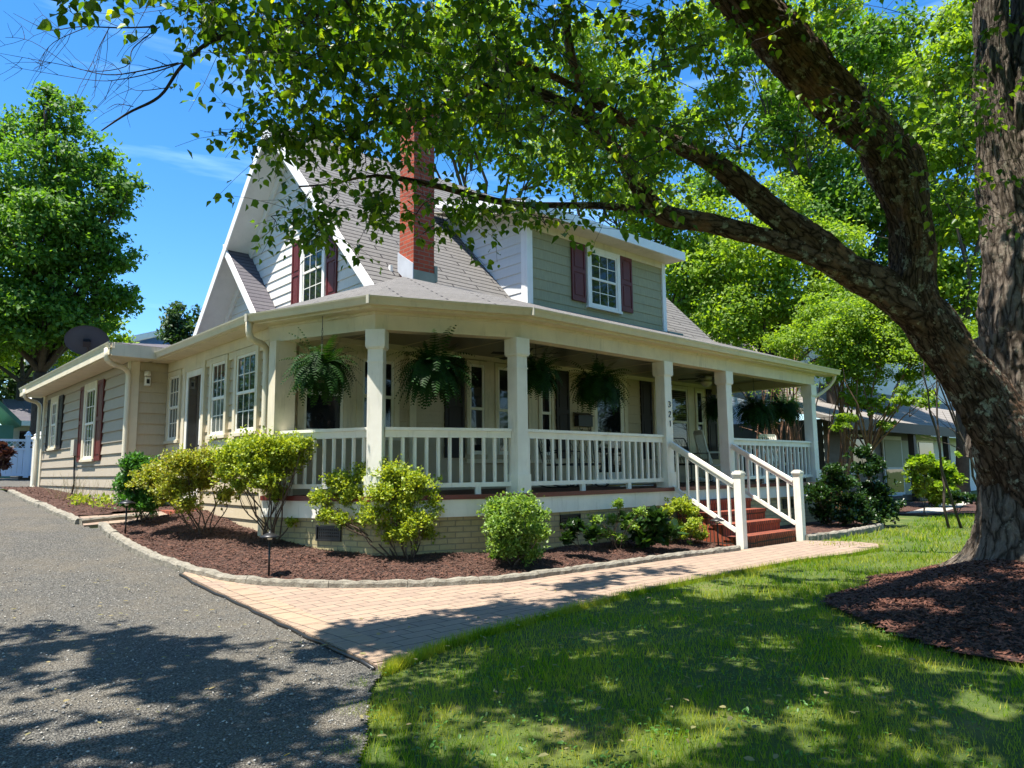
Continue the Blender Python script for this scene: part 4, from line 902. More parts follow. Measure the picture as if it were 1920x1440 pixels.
# overhead limbs (seen only through their shade and reflection)
def over_limb(pts, r0, r1):
    sp = smooth_path(pts, 6); rr = list(np.linspace(r0, r1, len(sp))); m = MB(); m.tube(sp, rr, 8); m.build('limb', M['barklimb'], troot, True); addsk(sp, rr, 4)
top = P(1850, -400, dT+.8)
over_limb([P(1870, -60, dT+.6), (8.5, 1.2, 7.2), (7, -.5, 8.4), (5, -2, 9)], .16, .05)
over_limb([P(1340, -70, dT-1.6), (4.8, 2.2, 6.2), (3.2, 1.0, 7.2), (1.2, .2, 7.8), (-1, .5, 8)], .14, .03)
over_limb([(3.2, 1.0, 7.2), (1.8, 2.5, 7.6), (.2, 3.6, 7.9), (-1.6, 4.2, 8)], .07, .025)
over_limb([P(1850, -400, dT+.8), (9, 3.5, 9.5), (8, 5, 10.5)], .12, .04)
over_limb([P(1340, -70, dT-1.6), (4.6, 3.4, 6.8), (3.4, 4.2, 7.6), (2.4, 4.6, 8.2)], .10, .03)

# ---- targets for twigs
def polysample(poly, n, d0, d1):
    xs = [q[0] for q in poly]; ys = [q[1] for q in poly]; out = []
    while len(out) < n:
        x, y = rnd.uniform(min(xs), max(xs)), rnd.uniform(min(ys), max(ys))
        if inpoly(np.array([x]), np.array([y]), poly)[0]: out.append((P(x, y, rnd.uniform(d0, d1)), 1))
    return out
T = []
T += polysample([(620, -20), (1290, -20), (1290, 300), (1200, 350), (1050, 320), (900, 290), (760, 250), (640, 190)], 185, 4.2, 6.6)
T += polysample([(640, 230), (760, 290), (1040, 360), (1060, 410), (900, 400), (760, 420), (660, 380)], 22, 4.8, 5.8)
T += polysample([(400, 235), (600, 190), (640, 280), (540, 290), (420, 270)], 17, 4.9, 5.6)
T += polysample([(540, 360), (700, 330), (720, 440), (600, 450), (430, 440), (440, 420)], 17, 4.9, 5.6)
T += polysample([(440, 215), (620, 170), (640, 260), (520, 290)], 12, 4.9, 5.7)
T += polysample([(720, 180), (840, 180), (840, 310), (740, 310)], 9, 4.9, 5.8)
T += polysample([(780, 420), (840, 410), (830, 440), (790, 450)], 2, 4.9, 5.4)
T += polysample([(240, -30), (630, -30), (640, 130), (560, 150), (450, 110), (330, 40)], 62, 3.9, 5.5)
T += polysample([(620, -20), (700, -20), (700, 240), (560, 230), (500, 130)], 30, 4.4, 5.6)
T += polysample([(1290, -20), (1930, -20), (1930, 300), (1760, 300), (1600, 260), (1290, 330)], 85, 5.2, 8.6)
T += polysample([(1760, 330), (1900, 330), (1900, 420), (1780, 415)], 7, 5.6, 6.4)
T += polysample([(820, 385), (1250, 385), (1230, 425), (1000, 435), (860, 410)], 10, 5.2, 5.9)
T += polysample([(60, -30), (190, -30), (180, 10), (80, 8)], 3, 3.4, 3.8)
# shade clumps: chosen from the dappled ground and walked up along the sun's rays
lawn = [(2.2, 3.6), (4.4, 4.5), (6.5, 4.6), (9.5, 4.6), (11, 3.5), (13, 1), (9, -1.5), (3.5, -1), (1.2, 1.6)]
drv = [(-1.4, 8.6), (.4, 7.9), (1.2, 7.3), (1.9, 6.4), (2.0, 5.6), (2.1, 4.4), (1.8, 3.4), (1.2, 1.5), (-1, 0), (-3.5, 2), (-3.5, 8)]
pav = [(2.4, 4.2), (5.8, 4.3), (9.5, 4.3), (9.5, 5.6), (5, 5.5), (3.4, 5.3), (2.4, 4.9)]
def shade(poly, n, z0, z1, mask=9):
    out = []; xs = [q[0] for q in poly]; ys = [q[1] for q in poly]; tries = 0
    while len(out) < n and tries < n*30:
        tries += 1
        x, y = rnd.uniform(min(xs), max(xs)), rnd.uniform(min(ys), max(ys))
        if not inpoly(np.array([x]), np.array([y]), poly)[0]: continue
        if math.sin(x*4.3+2*math.sin(y*2.1))*math.sin(y*5.2+1.5*math.sin(x*3.1)) > mask: continue
        z = rnd.uniform(z0, z1); q = np.array([x, y, 0])+SUNV/SUNV[2]*z
        a, b, k = pix(q)
        if k > .3 and -80 < a < 2000 and b > -120 and b < 1500: continue
        if np.linalg.norm(q-CAMP) < 2.2: continue
        out.append((q, 2))
    return out
SH = shade(lawn, 950, 4.9, 7.2, .16) + shade(drv, 900, 5., 8.2, .32) + shade(pav, 120, 5.5, 7.6, -.35)
T += SH
order = sorted(range(len(T)), key=lambda i: min(np.sum((T[i][0]-s[0])**2) for s in SK[::3]))
SKP = np.array([s[0] for s in SK]); SKR = np.array([s[1] for s in SK])
br = MB(); LC, LD, LS = [], [], []
for i in order:
    t, kind = T[i]; d = np.linalg.norm(SKP-t, axis=1) + np.where(SKP[:, 2] > t[2]+.6, .3, 0); j = int(np.argmin(d)); a = SKP[j]; L = np.linalg.norm(t-a)
    if L < .05: continue
    pts = curve(a, t, max(3, int(L/.16)), .04, .09); r0 = min(max(.004, SKR[j]*.55), .004+.011*L+.004); rr = np.linspace(r0, .0022, len(pts))
    br.tube(pts, list(rr), 5 if kind == 1 else 4, cap=False)
    SKP = np.vstack([SKP, np.array(pts[1:])]); SKR = np.append(SKR, rr[1:])
    # leafy side twigs near the tip
    nl = 27 if kind == 1 else 46
    tip = np.array(pts[-1]); dirn = tip-np.array(pts[-3 if len(pts) > 2 else 0]); dirn /= max(np.linalg.norm(dirn), 1e-6)
    spread = .22 if kind == 1 else .16
    for s_ in range(3):
        e = tip+dirn*rnd.uniform(-.1, .14)+np.array([rnd.gauss(0, spread), rnd.gauss(0, spread), rnd.gauss(-.02, spread*.6)]); st_ = np.array(pts[max(0, len(pts)-2-s_)])
        tw = curve(st_, e, 3, .03, .06); br.tube(tw, [.0026, .002, .0016, .0012], 3, cap=False)
        for _ in range(nl//3):
            f = rnd.random()**.7; q = st_+(e-st_)*f; od = np.array([rnd.gauss(0, 1), rnd.gauss(0, 1), rnd.gauss(-.5, .55)]); od /= np.linalg.norm(od)
            q = q+od*.035; LC.append(q); LD.append(od+np.array([0, 0, -.5])); LS.append(rnd.uniform(.03, .072) if kind == 1 else rnd.uniform(.085, .13))
br.build('branch', M['twig'], troot, True)
LC, LD, LS = map(np.array, (LC, LD, LS)); nrmv = np.tile([0, 0, 1.], (len(LC), 1))*.8
leaf_mesh('crown', LC, LD, LS, M['leaf'], troot, 'broad', nrmv, .92, .35)
# dead bare twigs against the sky
bt = MB(); dd = dT-3.05
def twig(spec, r0, kids):
    pts = smooth_path([P(a, b, dd+rnd.uniform(-.1, .1)) for a, b in spec], 5); rr = list(np.linspace(r0, .0012, len(pts))); bt.tube(pts, rr, 5, cap=False)
    for _ in range(kids):
        i = rnd.randint(1, len(pts)-2); a = pts[i]; t = pts[i+1]-pts[i]; t /= np.linalg.norm(t); s_ = rnd.choice([-1, 1]); L = rnd.uniform(.10, .36)
        e = a+(t*.9+UP*s_*rnd.uniform(.3, .9)+FW*rnd.gauss(0, .3))*L; c = curve(a, e, 4, .0, .07); bt.tube(c, list(np.linspace(max(rr[i]*.5, .0018), .001, 5)), 4, cap=False)
        if rnd.random() < .5: bt.tube(curve(c[2], c[2]+(t*.7-UP*s_*rnd.uniform(.3, .8))*L*.5, 3, 0, .06), [.0015, .0012, .001, .0008], 3, cap=False)
twig([(335, 118), (270, 132), (200, 140), (120, 122), (0, 100)], .006, 11); twig([(290, 50), (230, 52), (150, 50), (90, 55), (25, 25)], .006, 10)
twig([(340, 118), (290, 135), (230, 148), (170, 150), (20, 125)], .005, 10); twig([(300, 50), (250, 90), (235, 125), (150, 130), (60, 78), (10, 70)], .004, 8)
twig([(205, 52), (185, 90), (170, 125)], .003, 5); twig([(160, 52), (100, 80), (70, 120)], .003, 6); twig([(250, 200), (220, 195), (200, 205)], .003, 3); twig([(310, 165), (260, 170), (235, 160)], .003, 3)
bt.build('bare_twig', M['twig'], troot, True)

# ---------------------------------------------------------------- background trees
def make_tree(base, blobs, nleaf, size, mat, label, group=None, trunk_r=.22, name='tree', bark='bark2', seed=0, dens_shell=.6, limbs=True, stems=1):
    nleaf = int(nleaf*1.3); size *= .85; rg = np.random.default_rng(seed+5); b = np.array(base, float)
    root = empty(name, b, label, 'tree', group); blobs = [(np.array(c, float), np.array(r, float)*np.ones(3)) for c, r in blobs]
    m = MB(); ctr = np.mean([c for c, _ in blobs], axis=0); zlow = min(c[2] for c, _ in blobs)
    fork = np.array([b[0]+(ctr[0]-b[0])*.3, b[1]+(ctr[1]-b[1])*.3, max(b[2]+1, zlow-.3*(zlow-b[2]))])
    m.tube([b-np.array([0, 0, .2]), b+(fork-b)*.15, b+(fork-b)*.5+np.array([.1, 0, 0]), fork], [trunk_r*1.5, trunk_r*1.1, trunk_r*.95, trunk_r*.8], 10)
    m.build('trunk', M[bark], root, True); mm = MB()
    for c, r in blobs:
        mm.tube(curve(fork, c, 5, .03, .08), list(np.linspace(trunk_r*.45, trunk_r*.08, 6)), 5, cap=False)
        for _ in range(4):
            e = c+rg.normal(0, .5, 3)*r; mm.tube(curve(c+(fork-c)*.3, e, 3, .02, .08), list(np.linspace(trunk_r*.15, trunk_r*.03, 4)), 4, cap=False)
    mm.build('branch', M[bark], root, True)
    vol = np.array([np.prod(r)**(.7) for _, r in blobs]); cnt = (nleaf*vol/vol.sum()).astype(int); CC = []; NN = []
    for (c, r), k in zip(blobs, cnt):
        nc = max(6, k//55); cl = rg.normal(0, 1, (nc, 3)); cl /= np.linalg.norm(cl, axis=1, keepdims=True); rad = rg.uniform(.25, 1., (nc, 1))**.45
        cc = c+cl*rad*r; idx = rg.integers(0, nc, k); off = rg.normal(0, 1, (k, 3))*np.array([.25, .25, .13])*r.mean()*.8
        CC.append(cc[idx]+off); NN.append(cl[idx]*.6+np.array([0, 0, .9]))
    CC = np.concatenate(CC); NN = np.concatenate(NN); k = len(CC); D_ = rg.normal(0, 1, (k, 3)); D_[:, 2] -= .4
    leaf_mesh('crown', CC, D_, rg.uniform(size*.6, size*1.3, k), M[mat], root, 'quad', NN, 1.1, .3)
    return root
def pb(px, py, d, rpx, rz=None):           # a crown clump at a place of the photograph
    r = rpx*d/F; return (P(px, py, d), (r, r, r*(rz or .8)))
def gnd(px, d):
    q = P(px, 880, d); return (q[0], q[1], float(H(q[0], q[1])))
make_tree(gnd(60, 26), [pb(60, 330, 26, 75), pb(110, 210, 26, 50), pb(150, 290, 26, 60), pb(30, 250, 27, 50), pb(60, 440, 25, 85), pb(180, 370, 26, 60), pb(225, 345, 26, 38), pb(150, 450, 26, 70), pb(20, 520, 26, 80), pb(130, 540, 26, 75), pb(205, 470, 26, 50), pb(215, 560, 27, 45), pb(-60, 400, 26, 110), pb(85, 172, 26, 28), pb(80, 600, 25, 75), pb(10, 590, 25, 80), pb(160, 600, 26, 50), pb(100, 400, 25, 60)], 42000, .21, 'leafG', 'tall bright green tree rising left of the house', trunk_r=.3, seed=1, name='tree')
make_tree(gnd(20, 34), [pb(30, 600, 34, 70), pb(110, 640, 34, 60), pb(-50, 620, 34, 90), pb(190, 630, 34, 50)], 9000, .3, 'leafB', 'lower yellow-green tree below the tall left tree', trunk_r=.25, seed=2)
make_tree(gnd(20, 40), [pb(20, 720, 40, 70), pb(90, 690, 40, 60), pb(-60, 700, 40, 90), pb(170, 680, 42, 60)], 6000, .35, 'leafD', 'dark tree in shade behind the blue house', trunk_r=.25, seed=3)
make_tree(gnd(345, 38), [pb(345, 590, 38, 32), pb(325, 620, 38, 28), pb(375, 620, 38, 30), pb(340, 650, 38, 40)], 3500, .26, 'leafD', 'small tree peeking over the wing roof', trunk_r=.2, seed=4)
GB = 'leafy trees crowding behind the house'
make_tree(gnd(900, 30), [pb(720, 60, 30, 70), pb(800, 120, 30, 70), pb(900, 60, 30, 90), pb(960, 180, 30, 90), pb(1020, 290, 29, 80), pb(880, 240, 30, 80), pb(780, 250, 30, 55)], 17000, .25, 'leafB', 'sunlit tree whose top shows above the chimney', GB, seed=5)
make_tree(gnd(1180, 27), [pb(1150, 330, 27, 85), pb(1240, 260, 27, 75), pb(1180, 180, 27, 80), pb(1300, 440, 26, 85), pb(1230, 400, 26, 70), pb(1100, 100, 27, 70), pb(1330, 560, 26, 80), pb(1290, 520, 25, 60)], 22000, .21, 'leafB', 'bright yellow-green tree directly behind the dormer', GB, seed=6)
make_tree(gnd(1430, 24), [pb(1420, 480, 24, 80), pb(1500, 560, 24, 80), pb(1380, 590, 24, 70), pb(1460, 380, 25, 55), pb(1560, 460, 24, 60), pb(1600, 560, 24, 60), pb(1640, 600, 23, 60), pb(1560, 600, 23, 50)], 27000, .17, 'leafB', 'bright tree right of the house roof, left of the limb', GB, seed=7)
make_tree(gnd(1560, 30), [pb(1500, 180, 30, 60), pb(1600, 100, 30, 60), pb(1620, 360, 30, 90), pb(1700, 220, 30, 85), pb(1560, 330, 31, 60), pb(1400, 100, 31, 40), pb(1660, 60, 30, 60), pb(1450, 260, 31, 50), pb(1340, 330, 30, 60), pb(1530, 420, 30, 70), pb(1720, 420, 30, 80), pb(1660, 500, 30, 80)], 26000, .25, 'leafG', 'tall airy tree behind the fork of the big limb', GB, seed=8, trunk_r=.25)
make_tree(gnd(1480, 33), [pb(1420, 60, 33, 60), pb(1550, 30, 33, 60), pb(1480, 190, 33, 60), pb(1350, 200, 33, 55), pb(1600, 210, 33, 65), pb(1650, 120, 33, 60), pb(1300, 60, 33, 60), pb(1520, 300, 33, 60)], 17000, .27, 'leafB', 'pale green distant tree filling the gap above the forked limb', GB, seed=12)
make_tree(gnd(1800, 26), [pb(1760, 400, 26, 75), pb(1800, 250, 26, 80), pb(1800, 540, 26, 75), pb(1870, 400, 27, 80), pb(1780, 120, 26, 70), pb(1900, 150, 27, 90), pb(1780, 640, 25, 50), pb(1740, 520, 26, 60), pb(1720, 300, 26, 60), pb(1830, 30, 26, 70)], 28000, .22, 'leafB', 'sunlit tree seen between the two big stems', GB, seed=9)
make_tree(gnd(1330, 36), [pb(1330, 500, 36, 100), pb(1250, 560, 36, 60), pb(1400, 640, 36, 90), pb(1500, 660, 36, 80), pb(1600, 640, 38, 70), pb(1300, 650, 34, 80)], 11000, .3, 'leafD', 'dark tree mass low behind the right end of the roof', GB, seed=10)
make_tree(gnd(1620, 19), [pb(1600, 590, 19, 50), pb(1660, 640, 18.5, 45), pb(1560, 630, 19, 45), pb(1700, 690, 18.5, 32), pb(1620, 690, 19, 40), pb(1740, 620, 18.5, 30), pb(1540, 590, 20, 45), pb(1650, 760, 18.5, 22), pb(1480, 640, 20, 40), pb(1700, 740, 18, 26), pb(1610, 740, 19, 30), pb(1760, 690, 18, 30), pb(1800, 640, 18, 36), pb(1680, 580, 18.5, 50), pb(1600, 660, 19, 45), pb(1720, 650, 18, 40), pb(1740, 750, 17.5, 22), pb(1580, 790, 18.5, 22), pb(1660, 800, 18.5, 16), pb(1560, 690, 19, 34), pb(1650, 580, 19, 45)], 30000, .105, 'leafB', 'low feathery tree arching in front of the neighbouring house', trunk_r=.06, seed=11, bark='redstem')
# multi-stemmed crape myrtles right of the porch
def multistem(px, d, stems, top, label, mat, leaves=None, r=.035, seed=0, group=None, tpx=None):
    b = gnd(px, d); root = empty('crape_myrtle', b, label, 'tree', group); m = MB()
    for i in range(stems):
        a = np.array(b)+np.array([rnd.gauss(0, .3), rnd.gauss(0, .3), -.05]); e = P((tpx or px)+rnd.uniform(-1, 1)*top[1], top[0]+rnd.uniform(-40, 40), d+rnd.uniform(-.6, .6))
        c = curve(a, e, 9, 0, .035); m.tube(c, list(np.linspace(r, r*.35, 10)), 6)
        for _ in range(3): k = rnd.randint(4, 8); m.tube(curve(c[k], c[k]+np.array([rnd.gauss(0, .3), rnd.gauss(0, .3), rnd.uniform(.3, .9)]), 4, 0, .05), list(np.linspace(r*.4, r*.1, 5)), 4)
    m.build('trunk', M[mat], root, True)
    if leaves:
        n = leaves; q = np.array([P((tpx or px)+rnd.gauss(0, top[1]*.9), top[0]+rnd.uniform(-60, 50), d+rnd.gauss(0, .6)) for _ in range(n//12)]); q = np.repeat(q, 12, 0)+nr.normal(0, .14, (len(q)*12, 3))
        leaf_mesh('crown', q, nr.normal(0, 1, (len(q), 3)), nr.uniform(.05, .10, len(q)), M['leafB'], root, 'quad', np.tile([0, 0, 1.], (len(q), 1)))
CG = 'crape myrtles between the two houses'
multistem(1585, 19.5, 9, (650, 40), 'reddish multi-stem crape myrtle just right of the porch end post', 'redstem', 900, .04, group=CG)
multistem(1500, 20.5, 9, (680, 50), 'reddish crape myrtle stems seen through the right end of the porch', 'redstem', 900, .04, group=CG)
multistem(1440, 22, 7, (690, 40), 'crape myrtle stems behind the hanging ferns at the right end', 'redstem', 600, .04, group=CG)
multistem(1822, 14.5, 6, (640, 60), 'leaning brown stems beside the big trunk', 'bark2', 900, .03, group=CG, tpx=1735)
# trees across the street, behind the camera (mirrored in the panes and shading the drive)
for i, (x, y, s_) in enumerate(((-9, -9, 1.), (2, -14, 1.2), (13, -12, 1.1), (-14, 3, 1.), (24, -8, 1.5), (33, -12, 1.8), (42, -18, 2.2), (-9, 38, 1.6), (-14, 50, 2.0), (-6, 62, 2.2), (-6, 42, 1.6), (-20, 58, 2.2), (-4, 50, 1.6), (-13, 12, 1.2), (-12, 20, 1.2), (-14, 28, 1.3))):
    bl = [((x+rnd.uniform(-3, 3), y+rnd.uniform(-3, 3), rnd.uniform(4 if s_ < 1.55 else 1.2, 10)*s_), rnd.uniform(1.6, 2.6)*s_) for _ in range(13)]
    make_tree((x, y, float(H(x, y))), bl, 6000, .34, 'leafG', 'street tree standing out of view behind the photographer', 'street trees behind the viewer', seed=20+i)

# ---------------------------------------------------------------- shrubs
def shrub(px, py, d, pads, nl, mat, label, name='shrub', lsize=.03, stems=7, stemr=.012, group=None, shape='oval', stemmat='stem', flat=.35, cat='shrub', base=None):
    """pads: (px,py,radius_px) leafy clumps; stems rise from the base point on the ground"""
    b = G(px, py) if base is None else np.array(base, float); d = float((b-CAMP)@FW)
    root = empty(name, b, label, cat, group); m = MB(); C_ = []; D_ = []
    tot = sum(p[2]**1.8 for p in pads); hub = [b+np.array([rnd.gauss(0, .06), rnd.gauss(0, .06), 0]) for _ in range(stems)]
    for i, (x, y, r_) in enumerate(pads):
        dz = rnd.uniform(-.28, .28)*(1 if len(pads) > 3 else .3); c = P(x, y, d+dz); r = r_*d/F
        h0 = hub[i % stems]; mid = h0+(c-h0)*.45+np.array([rnd.gauss(0, .04), rnd.gauss(0, .04), .02])
        p1 = curve(h0, mid, 4, .0, .08)+curve(mid, c-np.array([0, 0, r*.3]), 4, .02, .08)[1:]; m.tube(p1, list(np.linspace(stemr, stemr*.45, len(p1))), 5)
        tips = []
        for _ in range(max(5, int(r_/4))):
            v = np.array([rnd.gauss(0, .5), rnd.gauss(0, .5), rnd.gauss(.05, .3)]); e = c+v*r; k = rnd.randint(4, len(p1)-1)
            m.tube(curve(p1[k], e, 3, .03, .08), [stemr*.35, stemr*.25, stemr*.18, stemr*.1], 3, cap=False); tips.append(e)
        n = int(nl*2.7*r_**1.8/tot); nc = max(8, n//22)
        cl = nr.normal(0, 1, (nc, 3)); cl /= np.linalg.norm(cl, axis=1, keepdims=True); rad = np.abs(nr.normal(.35, .5, (nc, 1)))
        cc = c+cl*rad*r*np.array([1.15, 1.15, flat*1.9]); idx = nr.integers(0, nc, n); C_.append(cc[idx]+nr.normal(0, .028, (n, 3))*(r_/40+.4)); dd_ = nr.normal(0, .8, (n, 3))+cl[idx]*.3+np.array([0, 0, .5]); D_.append(dd_)
    m.build('stems', M[stemmat], root, True); C_ = np.concatenate(C_); D_ = np.concatenate(D_)
    leaf_mesh('foliage', C_, D_, nr.uniform(lsize*.45, lsize*1.4, len(C_)), M[mat], root, shape, np.tile([0, 0, 1.], (len(C_), 1)), 1.1, .25)
    return root
AZ = 'azaleas along the porch'
shrub(385, 1018, 0, [(300, 885, 28), (345, 870, 34), (395, 865, 32), (275, 900, 22), (330, 915, 30), (375, 905, 28), (310, 930, 20), (425, 880, 26), (350, 945, 18), (420, 930, 18)], 12750, 'azaleaO', 'wide yellowish azalea with bare tangled stems left of the tall one', lsize=.035, stems=8, group=AZ)
shrub(505, 1042, 0, [(440, 850, 30), (490, 842, 34), (540, 840, 32), (565, 835, 16), (470, 875, 34), (520, 872, 30), (430, 885, 22), (500, 900, 26), (555, 860, 20), (520, 925, 16), (450, 910, 16), (545, 980, 8)], 16150, 'azalea', 'tall yellow-green azalea with dark bare stems before the left railing', lsize=.035, stems=8, group=AZ)
shrub(765, 1066, 0, [(640, 905, 28), (690, 885, 32), (740, 890, 30), (620, 945, 22), (660, 930, 30), (780, 905, 28), (720, 925, 28), (800, 935, 22), (640, 975, 16), (750, 960, 26), (790, 975, 24), (730, 1000, 18), (765, 1000, 24), (815, 955, 16), (610, 965, 16), (700, 960, 32), (715, 985, 26), (680, 1000, 20), (760, 930, 30), (800, 1000, 18), (600, 930, 18)], 16150, 'azalea', 'rounded light green azalea in front of the two left porch posts', lsize=.035, stems=8, group=AZ)
shrub(970, 1072, 0, [(935, 955, 26), (975, 950, 26), (1005, 965, 18), (945, 990, 30), (985, 995, 28), (1010, 1000, 18), (950, 1025, 24), (990, 1035, 24), (930, 1040, 10)], 12750, 'azaleaG', 'upright green shrub below the second porch post, base in shade', lsize=.035, stems=6, group=AZ)
shrub(1100, 1058, 0, [(1080, 985, 14), (1110, 1000, 14), (1065, 1010, 12)], 700, 'darkshrub', 'low dark leafy plant under the foundation vent', name='low_plant', lsize=.06, stems=4, stemr=.006, cat='plant')
shrub(1160, 1045, 0, [(1160, 945, 9), (1150, 975, 11), (1135, 1000, 12), (1180, 985, 12), (1120, 975, 8), (1200, 960, 9), (1165, 1010, 10)], 1870, 'azaleaG', 'thin sparse twiggy shrub beside the foundation vent', lsize=.035, stems=5, stemr=.007, group=AZ)
shrub(1285, 1030, 0, [(1275, 945, 16), (1295, 960, 14), (1300, 985, 14), (1280, 1000, 16), (1260, 985, 14), (1315, 1005, 10), (1250, 960, 10)], 4420, 'azalea', 'small yellow-green azalea next to the brick steps', lsize=.035, stems=5, group=AZ)
shrub(1215, 1040, 0, [(1190, 985, 16), (1225, 975, 18), (1250, 1000, 16), (1210, 1005, 18)], 260, 'darkshrub', 'low large-leaved dark green plant between two azaleas by the steps', name='hydrangea', lsize=.14, stems=5, stemr=.006, cat='plant')
shrub(262, 985, 0, [(250, 870, 22), (270, 890, 26), (240, 905, 20), (265, 925, 26), (290, 900, 22), (245, 940, 18), (280, 945, 20)], 9350, 'nandina', 'feathery dark green bush in the corner by the wing downspout', name='nandina_bush', lsize=.05, stems=7, shape='quad', cat='shrub')
DG = 'dark shrubs right of the steps'
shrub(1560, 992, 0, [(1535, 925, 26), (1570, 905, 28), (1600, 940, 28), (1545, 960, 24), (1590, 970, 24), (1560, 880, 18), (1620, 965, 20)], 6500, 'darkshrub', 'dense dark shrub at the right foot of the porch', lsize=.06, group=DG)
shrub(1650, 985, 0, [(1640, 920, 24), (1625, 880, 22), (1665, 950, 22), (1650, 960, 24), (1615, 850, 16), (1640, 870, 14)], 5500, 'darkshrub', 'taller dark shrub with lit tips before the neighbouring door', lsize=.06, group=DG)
shrub(1745, 952, 0, [(1725, 870, 22), (1755, 880, 26), (1780, 900, 24), (1740, 910, 26), (1770, 930, 22)], 5500, 'leafB', 'bright green round bush in front of the neighbouring window', lsize=.12)
shrub(1733, 965, 0, [(1730, 880, 10), (1735, 905, 10), (1725, 925, 8)], 442, 'azaleaO', 'slim young sapling with bronze leaves in the far mulch', name='sapling', lsize=.09, stems=2, stemr=.01, cat='tree')
shrub(1800, 960, 0, [(1790, 930, 14), (1815, 935, 14)], 900, 'darkshrub', 'low dark shrub at the foot of the leaning stems', lsize=.08)
shrub(-10, 905, 0, [(0, 842, 10), (12, 852, 8), (2, 868, 9), (-15, 850, 14)], 420, 'purple', 'purple-leaved shrub in front of the white fence', lsize=.16, base=P(-5, 893, 19))
# dry stalks and small greens in the side bed
def stalks():
    root = empty('ornamental_grass', (3.3, 15.0, .6), 'thin dry stalks with a few green leaves in the side mulch bed', 'plant'); m = MB(); c = []; 
    for i in range(70):
        x, y = rnd.uniform(3.0, 3.6), rnd.uniform(14.0, 17.5); z = float(bz2(x, y)); h_ = rnd.uniform(.25, .55); e = (x+rnd.gauss(0, .12), y+rnd.gauss(0, .15), z+h_)
        m.tube(curve((x, y, z), e, 3, 0, .06), [.003, .0025, .002, .001], 3, cap=False)
    m.build('stems', M['straw'], root); n = 260; k = nr.uniform(0, 1, n)
    C_ = np.stack([np.where(k < .5, 3.05, 3.2)+nr.normal(0, .08, n), np.where(k < .5, 14.6, 13.6)+nr.normal(0, .2, n), np.full(n, .66)+nr.uniform(0, .15, n)], 1)
    leaf_mesh('foliage', C_, nr.normal(0, 1, (n, 3))+np.array([0, 0, .6]), nr.uniform(.05, .10, n), M['azalea'], root, 'quad')
stalks()

